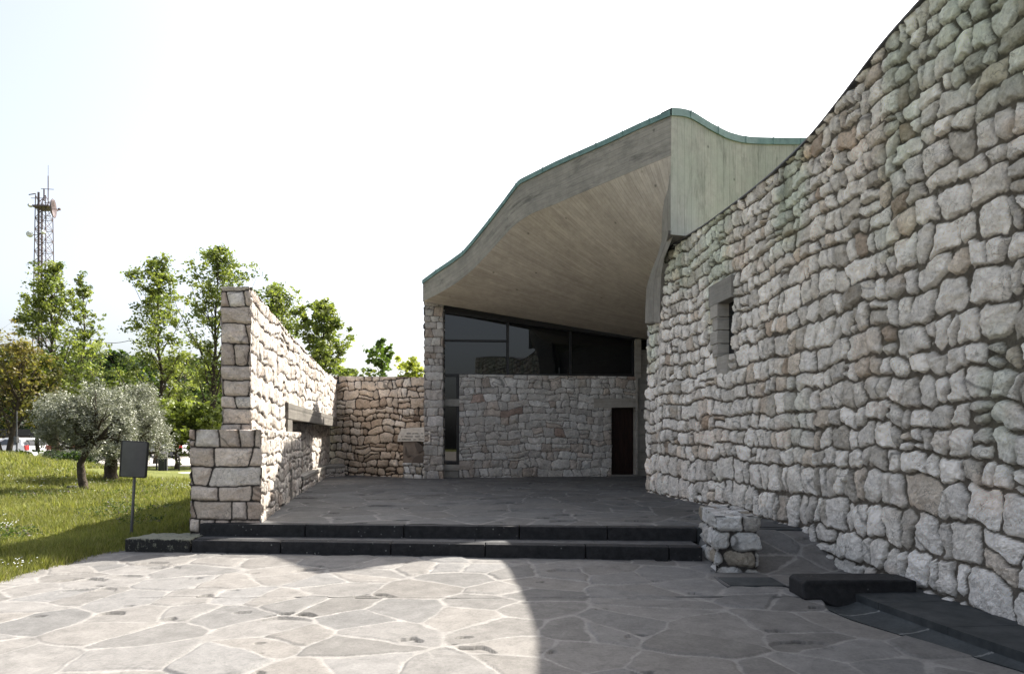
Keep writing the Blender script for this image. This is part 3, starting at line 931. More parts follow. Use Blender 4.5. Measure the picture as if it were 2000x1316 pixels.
# ------------------------------------------------------------------ gutter, ledge, spout stone, cover slab
def build_gutter():
    ys = np.linspace(2.5, 6.55, 520)
    us = np.linspace(0, 1, 26); pz = np.interp(us, [0, .02, .06, .2, .45, .75, .97, 1.0], [.004, .006, -.03, -.055, -.07, -.05, -.02, 0])
    a = (gut_out(ys) - .01)[:, None]; b_ = (gut_in(ys) + .01)[:, None]
    Y = ys[:, None] + 0 * us[None, :]; X = a + (b_ - a) * us[None, :]
    jn = np.abs(np.mod(Y + .05 * us[None, :] + .012 * fbm(X * 9, Y * 9, 2, 2), .58) - .29) < .010
    c = np.array((.050, .056, .058)) * (1 + .25 * fbm(X * 4, Y * 4, 7, 4))[..., None]
    c = np.where(jn[..., None], np.array((.16, .165, .16)), c)
    o = np_mesh('drain_channel', np.stack([X, Y, pz[None, :] + 0 * Y], -1), grid_faces(520, 26, None, True), 4, M['flag'], None, c); tag(o, kind='structure')
    ys = np.linspace(2.5, 6.55, 90)
    mb = MB()
    for k_, (a, b_) in enumerate(zip(ys[:-1], ys[1:])):
        if k_ % 17 == 9: b_ = b_ - .006
        mb.hexa([(gut_in(a), a, -.06), (wall_x(a) + .1, a, -.06), (wall_x(b_) + .1, b_, -.06), (gut_in(b_), b_, -.06),
                 (gut_in(a), a, .055), (wall_x(a) + .1, a, .075), (wall_x(b_) + .1, b_, .075), (gut_in(b_), b_, .055)])
    o = mb.build('wall_ledge', M['slab'], None, 0); tag(o, kind='structure')
build_gutter()
mbp = [P(1562, 1166, 6.48), P(1600, 1167, 6.44), P(1618, 1183, 6.38), P(1640, 1193, 6.36), P(1668, 1192, 6.36), P(1690, 1172, 6.42), P(1702, 1158, 6.5), P(1737, 1152, 6.62), P(1737, 1131, 6.66), P(1700, 1133, 6.6), P(1565, 1134, 6.48)]
pts3 = [(p[0], 6.40 + .05 * math.sin(i), p[2]) for i, p in enumerate(mbp)]
bm = bmesh.new()
def spout():
    ol = [(2.80, .0), (2.96, -.0), (3.04, -.055), (3.13, -.085), (3.26, -.085), (3.36, -.01), (3.42, .055), (3.90, .06), (3.90, .175), (3.70, .185), (2.84, .18), (2.80, .15)]
    vb = []
    y0, y1 = 6.38, 6.74
    me_pts = [(x, z) for x, z in ol]
    bm = bmesh.new()
    f_ = [bm.verts.new((x, y0 + (.03 if z > 0 else 0), z)) for x, z in me_pts]; b_ = [bm.verts.new((x, y1, z)) for x, z in me_pts]
    bm.faces.new(f_); bm.faces.new(b_[::-1])
    n = len(f_)
    for i in range(n): bm.faces.new((f_[(i + 1) % n], f_[i], b_[i], b_[(i + 1) % n]))
    bmesh.ops.recalc_face_normals(bm, faces=bm.faces)
    bmesh.ops.bevel(bm, geom=list(bm.edges), offset=.014, segments=2, affect='EDGES', profile=.5)
    me = bpy.data.meshes.new('spout_stone'); bm.to_mesh(me); bm.free()
    for p in me.polygons: p.use_smooth = False
    me.materials.append(M['basalt'])
    o = bpy.data.objects.new('spout_stone', me); COL.objects.link(o)
    tag(o, 'black carved basalt spout stone at the head of the gutter by the wall', 'gutter stone')
spout()
root = empty('drain_cover', (3.0, 7.1, 0)); tag(root, 'rectangular dark stone access cover set in the paving beside the gutter', 'drain cover')
mb = MB(); mb.box(2.28, 2.86, 6.95, 7.36, -.02, .014); mb.build('cover_slab', M['slab'], root, .004)
for xa in (2.24, 2.864):
    mb = MB(); mb.box(xa, xa + .036, 6.92, 7.39, -.02, .010); mb.build('cover_edge', M['metal'], root)

# ------------------------------------------------------------------ left walls
def tin(y): return -2.272 - .16 * y            # inner face of the tall wall
def tall_top(y): return float(np.interp(y, [9.8, 12.8, 18.6, 21.9], [3.77, 3.60, 3.42, 3.45]))
def build_tall_wall():
    root = empty('tall_stone_wall', (-4.3, 12, 0)); tag(root, 'tall free standing wall of pale stones sloping down towards the corner', 'wall')
    q = [(tin(9.78), 9.78), (tin(21.95), 21.95)]
    yy, nn, ss = poly_path(q, .018)
    nn = np.where(nn[:, :1] < 0, -nn, nn)
    zt = np.array([tall_top(p[1]) for p in yy])
    def keep(S, Z, xyc):
        Y = np.interp(S, ss, yy[:, 1])
        return ~((Z < 1.98) & (Y > 13.12))
    stone_face('sunny_face', yy, nn, .2, zt, ss, .018, 'left', root, keep)
    # front end and outer face
    yy2, nn2, ss2 = poly_path([(tin(9.78), 9.78), (tin(9.78) - .435, 9.78)], .0095)
    nn2 = np.where(nn2[:, 1:] > 0, -nn2, nn2)
    stone_face('end_face', yy2, nn2, .1, 3.77, ss2 + .0, .0095, 'quoin', root)
    yy3, nn3, ss3 = poly_path([(tin(9.78) - .435, 9.78), (tin(21.95) - .5, 21.95)], .06)
    nn3 = np.where(nn3[:, :1] > 0, -nn3, nn3)
    stone_face('outer_face', yy3, nn3, -.1, np.array([tall_top(p[1]) for p in yy3]), ss3, .05, 'left', root)
    # capping stones
    n = 700; m_ = 28
    u = np.linspace(9.78, 21.95, n)[:, None] + np.zeros((1, m_)); v = np.linspace(0, 1, m_)[None, :] + np.zeros((n, 1))
    X = tin(u) - v * .44
    h, c = pattern(STY['left'], u * 1.0 + 50, v * .44 + .3)
    Z = np.interp(u, [9.8, 12.8, 18.6, 21.9], [3.77, 3.60, 3.42, 3.45]) - .01 + .4 * h
    np_mesh('wall_top', np.stack([X, u, Z], -1), grid_faces(n, m_, None, True), 4, M['rock'], root, c)
    # recess: stone back with two shallow niches
    off = -.23
    yy4, nn4, ss4 = poly_path([(tin(12.9) + off, 12.9), (tin(21.95) + off, 21.95)], .02)
    nn4 = np.where(nn4[:, :1] < 0, -nn4, nn4)
    def dfor(px): # depth where a ray of column px meets the recess plane
        r = (px - 1000) / F; return (-2.272 + off) / (r + .16)
    slots = [(dfor(606), dfor(612)), (dfor(628), dfor(633.5))]
    def keep4(S, Z, xyc):
        Y = np.interp(S, ss4, yy4[:, 1]); k = np.ones_like(Z, bool)
        for a, b_ in slots: k &= ~((Y > a) & (Y < b_) & (Z > 1.22) & (Z < 1.80))
        return k
    stone_face('recess_wall', yy4, nn4, .2, 2.0, ss4 + 9, .02, 'left', root, keep4, rim=.0)
    for a, b_ in slots:
        mb = MB(); c0 = lambda y, o_: (tin(y) + off + o_, y)
        p = [c0(a - .03, -.09), c0(b_ + .03, -.09), c0(b_ + .03, -.06), c0(a - .03, -.06)]
        mb.hexa([(x, y, 1.18) for x, y in p] + [(x, y, 1.84) for x, y in p])
        mb.build('niche', M['relief'], root)
    # concrete lintel over the recess and the jamb at its near end
    def beam(nm, ya, yb, oa, ob, z0, z1):
        mb = MB(); p = [(tin(ya) + oa, ya), (tin(yb) + oa, yb), (tin(yb) + ob, yb), (tin(ya) + ob, ya)]
        mb.hexa([(x, y, z0) for x, y in p] + [(x, y, z1) for x, y in p])
        o = mb.build(nm, M['conc_dark'], root, .012); uvbox_fix(o); return o
    beam('lintel', 12.62, 21.6, .055, -.40, 1.91, 2.22)
    beam('jamb', 12.62, 13.12, .045, -.40, .3, 1.905)
build_tall_wall()

root = empty('low_stone_wall', (-4.1, 12, .2)); tag(root, 'low thick stone wall at the left end of the steps, in front of the tall wall', 'wall')
def low_in(y): return -3.59 - .2087 * (y - 9.53)
lq = [(low_in(9.53), 9.53), (low_in(14.8), 14.8), (low_in(14.8) - .75, 14.8), (low_in(9.53) - 1.02, 9.53)]
xyl, nnl, sl = poly_path([lq[3], lq[0], lq[1], lq[2]], .0115)
nnl = np.where(np.sum((xyl - np.array([-4.6, 12.0])) * nnl, 1)[:, None] < 0, -nnl, nnl)
# front face in neat quoin stones, the long side in rubble
i_c = int(np.argmin(np.linalg.norm(xyl - np.array(lq[0]), axis=1)))
STY['quoin2'] = dict(STY['quoin'], seed=35, w=.40, joint=.013)
stone_face('front_face', xyl[:i_c + 1], nnl[:i_c + 1], .12, 1.67, sl[:i_c + 1], .0105, 'quoin2', root)
stone_face('side_face', xyl[i_c:], nnl[i_c:], .25, 1.67, sl[i_c:], .014, 'left', root)
yy3, nn3, ss3 = poly_path([lq[3], lq[2]], .05); nn3 = np.where(nn3[:, :1] > 0, -nn3, nn3)
stone_face('outer_face', yy3, nn3, -.1, 1.67, ss3, .05, 'left', root)
stone_cap('wall_top', [lq[3], lq[2], lq[1], lq[0]], 1.66, .016, 'left', root)

root = empty('stone_bench', (-5.2, 17, .34)); tag(root, 'long low stone bench along the foot of the recess in the left wall', 'bench')
def bin_(y): return low_in(14.8) - .19 * (y - 14.8) + .03
bq = [(bin_(14.82), 14.82), (bin_(20.5), 20.5), (-5.35, 21.3), (-5.55, 21.9), (tin(21.9) - .24, 21.9), (tin(14.82) - .24, 14.82)]
xyb, nnb, sb = poly_path(bq[:4], .022)
nnb = np.where(nnb[:, :1] < 0, -nnb, nnb)
stone_face('bench_front', xyb, nnb, .3, .675, sb, .02, 'left', root)
mb = MB(); mb.prism([(x + .02, y) for x, y in bq[:4]] + bq[4:], .60, .70); o = mb.build('seat_slab', M['conc_light'], root, .015); uvbox_fix(o)

root = empty('back_stone_wall', (-4.2, 21.1, .34)); tag(root, 'warm brown rubble wall with wide dark joints closing the terrace corner', 'wall')
xyk, nnk, sk = poly_path([(-6.79, 22.60), (-2.45, 20.02)], .018)
nnk = np.where(nnk[:, 1:] > 0, -nnk, nnk)
ztk = np.interp(xyk[:, 0], [-6.79, -5.95, -2.5], [3.65, 3.60, 3.38])
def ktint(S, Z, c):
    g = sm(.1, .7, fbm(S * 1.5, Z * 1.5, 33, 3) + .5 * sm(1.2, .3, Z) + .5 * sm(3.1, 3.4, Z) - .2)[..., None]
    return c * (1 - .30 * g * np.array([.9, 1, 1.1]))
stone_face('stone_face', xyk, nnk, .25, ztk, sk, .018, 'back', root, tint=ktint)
mb = MB(); mb.hexa([(-5.95, 22.12, 3.3), (-2.45, 20.06, 3.1), (-2.2, 20.45, 3.1), (-5.7, 22.5, 3.3), (-5.95, 22.17, 3.53), (-2.45, 20.11, 3.31), (-2.2, 20.45, 3.31), (-5.7, 22.5, 3.53)])
mb.build('wall_top', M['slab'], root, .01)
mb = MB(); mb.hexa([(-5.9, 22.20, .0), (-2.4, 20.14, .0), (-2.2, 20.45, .0), (-5.7, 22.5, .0), (-5.9, 22.20, 3.3), (-2.4, 20.14, 3.1), (-2.2, 20.45, 3.1), (-5.7, 22.5, 3.3)])
mb.build('wall_core', M['slab'], root)

# memorial in the corner
def back_d(px): # depth of the back wall plane on column px
    r = (px - 1000) / F
    t = (r * 22.10 + 5.95) / (3.5 + 2.08 * r); return 22.10 - 2.08 * t
root = empty('memorial_stone', (-3.1, 20.2, .34)); tag(root, 'inscribed white marble slab resting on a carved stone in the corner', 'memorial')
dm = 19.98
def mpt(px, py, dd=0): 
    D = dm + .30 * (1 - (px - 777) / 51) * .9 + dd
    return P(px, py, D)
mb = MB()
sl_ = [mpt(777, 851), mpt(784, 838), mpt(800, 835), mpt(829, 834), mpt(840, 834), mpt(840, 863), mpt(829, 863), mpt(812, 861), mpt(794, 862), mpt(776, 862)]
mb.extrude(sl_, (.10, .30, 0)); mb.build('inscribed_slab', M['marble'], root, .012)
mb = MB()
rl = [mpt(787, 861.5, .05), mpt(814, 861.5, .05), mpt(827, 874, .05), mpt(840, 876, .05), mpt(840, 904, .05), mpt(787, 904, .05)]
mb.extrude(rl, (.08, .20, 0)); ro = mb.build('carved_stone', M['relief'], root, .01)
M['relief_dark'] = mat_plain('relief_dark', (.09, .075, .065), (.12, .10, .085), 3, .8, .2, 0, .5, .01, 18)
mb = MB()
mb.extrude([mpt(803, 904, .02), mpt(808, 894, .02), mpt(817, 888, .02), mpt(829, 886, .02), mpt(838, 888, .02), mpt(838, 904, .02)], (.01, .04, 0))
mb.extrude([mpt(809, 863, .02), mpt(811, 872, .02), mpt(817, 885, .02), mpt(828, 879, .02), mpt(828, 874, .02), mpt(814, 863, .02)], (.01, .04, 0))
mb.extrude([mpt(792, 871, .02), mpt(790, 886, .02), mpt(797, 893, .02), mpt(803, 889, .02), mpt(795, 886, .02)], (.01, .04, 0))
mb.build('carving', M['relief_dark'], root, .006)
a, b_ = mpt(788, 930, .03), mpt(840, 930, .03)
stone_box(root, [(a[0], a[1]), (b_[0], b_[1]), (b_[0] + .1, b_[1] + .3), (a[0] + .1, a[1] + .3)], .3, EYE - (904 - 855) / F * dm - .004, .016, 'block', 'plinth', None, 'plinth_top')
def text_obj(txt, name, loc, size, rz, mat, parent, extr=.003):
    cu = bpy.data.curves.new(name, 'FONT'); cu.body = txt; cu.size = size; cu.extrude = extr; cu.space_character = 1.08
    to = bpy.data.objects.new('tmp', cu); COL.objects.link(to)
    dg = bpy.context.evaluated_depsgraph_get()
    me = bpy.data.meshes.new_from_object(to.evaluated_get(dg)); bpy.data.objects.remove(to)
    me.name = name; me.materials.clear(); me.materials.append(mat)
    o = bpy.data.objects.new(name, me); COL.objects.link(o)
    o.rotation_euler = (math.pi / 2, 0, rz)
    o.location = Vector(loc) - Vector(parent.location); o.parent = parent
    return o
v0 = Vector(mpt(777, 850)); v1 = Vector(mpt(829, 850)); rz = math.atan2(v1.y - v0.y, v1.x - v0.x)
for line, py in (((("NON", 794), ("ULTIMO", 805), ("N", 823)), 847.5), ((("SI", 783.5), ("MAGGIOR", 790.5), ("BEATI", 811), ("D", 825)), 853.3), ((("IN", 778.5), ("REMOTTAR", 785), ("DEI", 807.5), ("CROCI", 816.5)), 859.0)):
    for txt, px in line:
        p = Vector(mpt(px, py, -.012)); text_obj(txt, 'lettering', p, .055, rz, M['letters'], root)

# ------------------------------------------------------------------ church
church = empty('church_building', (0, 20.5, .34))
tag(church, 'modern church with a sweeping concrete canopy over stone and dark glass front', 'building')
def fD(px):          # depth of the facade on column px
    r = (px - 1000) / F; return 20.624 / (1 - .14 * r)
def FP(px, py, off=0):
    p = P(px, py, fD(px)); n = Vector((.1386, -.990, 0)); return Vector(p) + n * off
def fx(X): return 20.4 + .14 * (X + 1.6)
def panel(nm, pxs, off0, off1, mat, parent=church, bev=0, uv=False):
    """polygon given in photo pixels on the facade plane, between two offsets"""
    mb = MB(); pts = [tuple(FP(a, b_, off0)) for a, b_ in pxs]
    v = Vector((.1386, -.990, 0)) * (off1 - off0)
    mb.extrude(pts, v); o = mb.build(nm, mat, parent, bev)
    if uv: uvbox_fix(o)
    return o
# pier
pa = [(-2.63, 19.90), (-2.07, 19.97), (-2.07, 20.55), (-2.63, 20.50)]
xyp, nnp, sp_ = poly_path(pa, .014, True)
cp = np.array(pa).mean(0)
if np.sum((xyp[1] - cp) * nnp[1]) < 0: nnp = -nnp
stone_face('pier', xyp, nnp, .25, 5.62, sp_, .014, 'pier', church)
# stone infill wall with the door opening
Xa, Xb = FP(897, 900).x, FP(1243, 900).x
xyf, nnf, sf = poly_path([(Xa, fx(Xa)), (Xb, fx(Xb))], .0155)
nnf = np.where(nnf[:, 1:] > 0, -nnf, nnf)
dl, dr = FP(1194, 900).x, FP(1241, 900).x
ll = FP(1160, 900).x
def keepf(S, Z, xyc):
    X = np.interp(S, sf, xyf[:, 0])
    return ~((X > dl) & (Z < 2.55)) & ~((X > ll) & (Z > 2.55) & (Z < 2.80))
stone_face('infill_wall', xyf, nnf, .28, 3.50, sf, .0155, 'facade', church, keepf, .3)
panel('wall_core', [(897, 736), (1193, 738), (1193, 934), (897, 934)], -.35, -.06, M['slab'])
panel('door_lintel', [(1160, 778), (1243, 777.5), (1243, 795.5), (1160, 796)], -.2, .012, M['conc_light'], church, .01, True)
# window with frames
win = panel('window_frame', [(866, 603), (1241, 659), (1241, 664), (866, 610)], -.25, -.02, M['frame'])
winp = church
def bar(x0, y0, x1, y1, nm='glazing_bar', o0=-.22, o1=-.08):
    return panel(nm, [(x0, y0), (x1, y0), (x1, y1), (x0, y1)], o0, o1, M['frame'], winp)
panel('window_pane', [(866, 607), (1241, 661.5), (1241, 731), (866, 731)], -.19, -.16, M['glass'], winp)
bar(865, 604, 869.5, 916); bar(990.5, 622, 995, 731); bar(1114.5, 641, 1118, 731); bar(1237.5, 655, 1242, 731)
panel('glazing_bar', [(869, 661.5), (991, 663), (991, 666.5), (869, 665)], -.22, -.08, M['frame'], winp)
bar(869, 729.5, 1242, 734.5); bar(892, 734, 897, 916)
panel('window_pane', [(869, 734), (893, 734), (893, 779), (869, 779)], -.19, -.16, M['glass'], winp)
panel('window_pane', [(869, 793), (893, 793), (893, 907), (869, 907)], -.19, -.16, M['glass'], winp)
panel('concrete_band', [(865.5, 779), (897, 779), (897, 793), (865.5, 793)], -.22, -.03, M['conc'], church, .006, True)
panel('window_sill', [(865.5, 907), (898, 907), (898, 918), (865.5, 918)], -.22, .0, M['conc_light'], church, .006, True)
panel('sill_base', [(865.5, 918), (896, 918), (896, 934), (865.5, 934)], -.22, -.05, M['conc'], church, 0, True)
# door
d = panel('door', [(1195, 795), (1240, 795), (1240, 929), (1195, 929)], -.24, -.20, M['wood'])
for k in range(1, 5):
    panel('door_batten', [(1195 + k * 9 - .6, 797), (1195 + k * 9 + .2, 797), (1195 + k * 9 + .2, 927), (1195 + k * 9 - .6, 927)], -.197, -.186, M['wood'])
panel('door_jamb', [(1192.5, 796), (1195, 796), (1195, 930), (1192.5, 930)], -.26, -.04, M['conc'], church, 0, True)
panel('door_step', [(1193, 927), (1245, 927), (1245, 931), (1193, 931)], -.2, .05, M['conc'], church, 0, True)
# concrete columns between the door and the curved wall
panel('column', [(1240.5, 662), (1252, 662), (1252, 738), (1246, 738), (1246, 932), (1241.5, 932), (1241.5, 738), (1240.5, 738)], -.3, .03, M['conc_light'], church, .008, True)
panel('column', [(1246, 683), (1275, 683), (1275, 932), (1246, 932)], -.25, -.02, M['conc'], church, .008, True)
panel('side_window', [(1253.5, 655), (1280, 655), (1280, 682), (1253.5, 682)], -.25, -.2, M['glass'])
# rear and side shell (keeps daylight out of the inside)
mb = MB()
mb.prism([(-2.6, 20.3), (-2.3, 20.3), (-.5, 24), (12, 24), (12, 24.3), (-.7, 24.3)], .2, 5.4)
o = mb.build('rear_wall', M['conc'], church); uvbox_fix(o)
mb = MB(); mb.prism([(3.6, 15.2), (4.45, 20.9), (4.45, 21.3), (12, 21.9), (12, 22.2), (4.3, 21.6), (4.1, 21.3), (4.05, 20.8)][:2] + [(4.85, 21.6), (5.2, 21.6), (4.75, 20.9), (4.0, 15.2)], .2, 5.0)
o = mb.build('side_wall', M['conc'], church); uvbox_fix(o)

# --- canopy: fascia follows a straight plan line from the pier to the peak
A0 = np.array([-2.66, 19.72]); A1 = np.array([3.05, 12.8])
def can_t(px):
    r = (px - 1000) / F; dx, dy = A1 - A0
    return (r * A0[1] - A0[0]) / (dx - r * dy)
def can_pt(px, py):
    t = can_t(px); xy = A0 + (A1 - A0) * t; return np.array([xy[0], xy[1], EYE + (HOR - py) / F * xy[1]])
top_px = [(826, 553), (853, 533), (880, 515), (905, 497), (925, 474), (954, 438), (985, 398), (1014, 359), (1030, 351), (1087, 323), (1140, 300), (1188, 279), (1250, 250), (1311, 224)]
bot_px = [(826, 589), (850, 577), (868, 567), (887, 556), (908, 540), (930, 521), (947, 502), (964, 484), (985, 460), (1003, 441), (1018, 430), (1035, 419), (1054, 411), (1090, 397), (1121, 383), (1190, 354), (1255, 327), (1311, 304)]
def pchip(x, xp, yp, k=2):
    y = np.interp(x, xp, yp)
    return y
pxs = np.linspace(826, 1311, 150)
tp = np.interp(pxs, [p[0] for p in top_px], [p[1] for p in top_px])
bp = np.interp(pxs, [p[0] for p in bot_px], [p[1] for p in bot_px])
for _ in range(6):
    bp[1:-1] = (bp[:-2] + bp[2:] + 2 * bp[1:-1]) / 4
tp2 = tp.copy()
for _ in range(2): tp2[1:-1] = (tp2[:-2] + tp2[2:] + 2 * tp2[1:-1]) / 4
TOP = np.array([can_pt(a, b_) for a, b_ in zip(pxs, tp2)]); BOT = np.array([can_pt(a, b_) for a, b_ in zip(pxs, bp)])
sA = np.concatenate([[0], np.cumsum(np.linalg.norm(np.diff(BOT[:, :2], axis=0), axis=1))])
m_ = 14; v = np.linspace(0, 1, m_)[None, :, None]
G = BOT[:, None, :] * (1 - v) + TOP[:, None, :] * v
hgt = np.linalg.norm(TOP - BOT, axis=1)[:, None] * v[..., 0]
uv = np.stack([hgt, sA[:, None] + 0 * hgt], -1)
np_mesh('canopy_fascia', G, grid_faces(len(pxs), m_), 4, M['conc_fascia'], church, uv=uv)
# side face right of the peak
SP = [(3.05, 12.8, 224), (3.30, 13.02, 224.5), (3.6, 13.2, 228), (4.0, 13.45, 254), (4.46, 13.8, 270), (4.95, 14.15, 279), (5.4, 14.45, 281), (6.0, 14.75, 283), (7.4, 15.4, 283)]
st = []
pxl = [1311, 1332, 1350, 1385, 1420, 1450, 1480, 1530, 1620]
pyl = [224, 225, 230, 252, 270, 278, 280, 281, 281]
sxy = [(3.05, 12.8), (4.46, 13.8), (5.3, 14.4), (7.4, 15.3)]
def side_at(px):
    r = (px - 1000) / F
    for (a, b_), (c_, d_) in zip(sxy[:-1], sxy[1:]):
        den = (c_ - a) - r * (d_ - b_)
        t = (r * b_ - a) / den
        if -1e-6 <= t <= 1.0001: return (a + (c_ - a) * t, b_ + (d_ - b_) * t)
    return (a + (c_ - a) * t, b_ + (d_ - b_) * t)
pq = np.linspace(1311, 1620, 70)
yq = np.interp(pq, pxl, pyl)
for _ in range(4): yq[1:-1] = (yq[:-2] + yq[2:] + 2 * yq[1:-1]) / 4
SXY = np.array([side_at(p) for p in pq]); SXY[0] = (3.05, 12.8)
STOP = np.array([(x, y, EYE + (HOR - q) / F * y) for (x, y), q in zip(SXY, yq)])
zb = np.interp(pq, [1311, 1345, 1356, 1380, 1620], [5.46, 5.52, 5.44, 4.6, 4.5])
SBOT = np.array([(x, y, z) for (x, y), z in zip(SXY, zb)])
m_ = 20; v = np.linspace(0, 1, m_)[None, :, None]
G = SBOT[:, None, :] * (1 - v) + STOP[:, None, :] * v
sB = np.concatenate([[0], np.cumsum(np.linalg.norm(np.diff(SXY, axis=0), axis=1))])
uv = np.stack([sB[:, None] + 0 * v[..., 0], G[..., 2]], -1)
np_mesh('canopy_side_wall', G, grid_faces(len(pq), m_), 4, M['conc_side'], church, uv=uv)
# soffit: ruled between the fascia's lower edge and the line down the right-hand side
BL = np.array([(4.75, 21.25, 4.62), (4.55, 20.6, 4.66), (4.1, 19.0, 4.85), (3.72, 17.2, 5.08), (3.42, 15.4, 5.34), (3.22, 14.2, 5.66), (3.12, 13.4, 6.05), (3.08, 12.95, 6.55)])
def resample(Pn, n, pw=1.0):
    s_ = np.concatenate([[0], np.cumsum(np.linalg.norm(np.diff(Pn, axis=0), axis=1))]); s_ /= s_[-1]
    u_ = np.linspace(0, 1, n) ** pw
    return np.stack([np.interp(u_, s_, Pn[:, k]) for k in range(3)], 1)
n = 150
Ar = resample(BOT, n); Br = resample(BL, n, 1.15)
# the first rulings lie along the window head
hp = [FP(866, 604, -.02), FP(1241, 660, -.02)]
Ar0 = Ar.copy()
m_ = 90; w = np.linspace(0, 1, m_)[None, :, None]
G = Ar[:, None, :] * (1 - w) + Br[:, None, :] * w
# slight sag so the shell is doubly curved
G[..., 2] += -.16 * np.sin(np.pi * w[..., 0]) * np.sin(np.pi * np.linspace(0, 1, n))[:, None]
uu = np.linspace(0, 1, n)[:, None] * 8.6 + 0 * w[..., 0]
ln = np.linalg.norm(G - G[:, :1, :], axis=2)
np_mesh('canopy_soffit', G, grid_faces(n, m_, None, True), 4, M['conc_soffit'], church, uv=np.stack([uu, ln], -1))
# concrete between window head and soffit edge at the left tip
panel('window_head', [(829, 588), (866, 597), (1241, 650), (1281, 652), (1281, 664), (1241, 662), (866, 605), (829, 594)], -.3, .02, M['frame'], church, 0)
# roof shell from fascia and side wall back over the nave
FR = np.concatenate([TOP, STOP[1:]]); nb = len(FR)
tt = np.linspace(0, 1, nb)
BK = np.stack([np.interp(tt, [0, .3, .65, 1], [-1.6, .5, 4, 12]), np.interp(tt, [0, .3, .65, 1], [22.0, 26, 27, 24]), np.interp(tt, [0, .3, .65, 1], [5.5, 6.0, 6.4, 7.2])], 1)
m_ = 16; v = np.linspace(0, 1, m_)[None, :, None]
G = FR[:, None, :] * (1 - v) + BK[:, None, :] * v
G[..., 2] -= .35 * np.sin(np.pi * v[..., 0])
np_mesh('roof', G, grid_faces(nb, m_, None, True), 4, M['roof'], church)
# green copper edge trim
def trim(nm, line, h, out, parent=church):
    line = np.asarray(line); k = len(line)
    t_ = np.gradient(line, axis=0); nr = np.stack([t_[:, 1], -t_[:, 0]], 1); nr /= np.linalg.norm(nr, axis=1)[:, None]
    nr = np.where((nr[:, 1:] > 0), -nr, nr)
    V = np.zeros((k, 5, 3))
    for j, (o_, z_) in enumerate([(-.02, -.02), (out, -.025), (out, h), (-.25, h + .01), (-.25, -.02)]):
        V[:, j, 0] = line[:, 0] + nr[:, 0] * o_; V[:, j, 1] = line[:, 1] + nr[:, 1] * o_; V[:, j, 2] = line[:, 2] + z_
    o = np_mesh(nm, V, grid_faces(k, 5), 4, M['copper'], parent, smooth=False)
    return o
trim('copper_edge', TOP, .085, .03)
trim('copper_edge', STOP, .12, .03)
mb = MB(); mb.prism([(3.02, 12.86), (3.45, 13.12), (4.6, 14.0), (4.9, 14.9), (3.4, 15.2), (3.25, 14.2)], 5.50, 5.56)
o = mb.build('canopy_return', M['conc'], church); uvbox_fix(o)
for line, hh_ in ((TOP, .085), (STOP, .12)):
    for k in range(8, len(line) - 4, 16 if line is TOP else 12):
        a, b_ = line[k], line[k + 1]; t_ = (b_ - a) / np.linalg.norm(b_ - a); nn_ = np.array([t_[1], -t_[0]]); nn_ /= np.linalg.norm(nn_)
        if nn_[1] > 0: nn_ = -nn_
        mb = MB(); q = [(a[0] + nn_[0] * o_ + t_[0] * e_, a[1] + nn_[1] * o_ + t_[1] * e_) for o_, e_ in ((.026, 0), (.040, 0), (.040, .022), (.026, .022))]
        mb.hexa([(x, y, a[2] - .022) for x, y in q] + [(x, y, a[2] + hh_ + .012) for x, y in q]); mb.build('edge_seam', M['copper'], church)
panel('door_handle', [(1198, 868), (1199.2, 868), (1199.2, 874), (1198, 874)], -.197, -.15, M['metal'])
# buttress rib under the peak
Lp = [(1309, 352, 12.95), (1303, 375, 13.1), (1297, 392, 13.3), (1293, 420, 13.5), (1292, 472, 13.8), (1284, 500, 14.0), (1272, 530, 14.25), (1263, 560, 14.5), (1260.5, 600, 14.65), (1260, 629, 14.7)]
Rp = [(1310, 340, 12.84), (1311, 375, 12.86), (1312, 400, 12.88), (1315, 430, 12.92), (1316, 458, 13.0), (1308, 478, 13.3), (1297, 505, 13.7), (1291, 540, 14.0), (1289, 590, 14.2), (1289, 629, 14.25)]
V = []
def up(p, q, k): return [p[i] + (q[i] - p[i]) * k for i in range(3)]
Lq = resample(np.array([P(*p) for p in Lp]), 60); Rq = resample(np.array([P(*p) for p in Rp]), 60)
V = np.zeros((60, 5, 3))
for i in range(60):
    a, b_ = Lq[i], Rq[i]
    V[i, 0] = a + np.array([.35, .9, 0]); V[i, 1] = a; V[i, 2] = (a + b_) / 2 + np.array([-.02, -.03, 0]); V[i, 3] = b_; V[i, 4] = b_ + (np.array([.6, .5, 0]) if b_[2] < 5.2 else np.array([.0, .45, 0]))
uvr = np.stack([np.linspace(0, 1.0, 5)[None, :] + np.zeros((60, 1)), np.linspace(0, 3.5, 60)[:, None] + np.zeros((1, 5))], -1)
np_mesh('canopy_rib', V, grid_faces(60, 5, None, False), 4, M['conc'], church, uv=uvr, smooth=False)
mb = MB(); q = [V[-1, j] for j in (0, 1, 3, 4)]
mb.hexa([(p[0], p[1], p[2] - .02) for p in q] + [(p[0], p[1], p[2] + .05) for p in q]); o = mb.build('rib_foot', M['conc'], church); uvbox_fix(o)
for ob in COL.objects:
    if ob.type == 'MESH' and ob.data.materials and ob.data.materials[0].name.endswith('concrete') and 'UVMap' not in ob.data.uv_layers:
        uvbox_fix(ob)

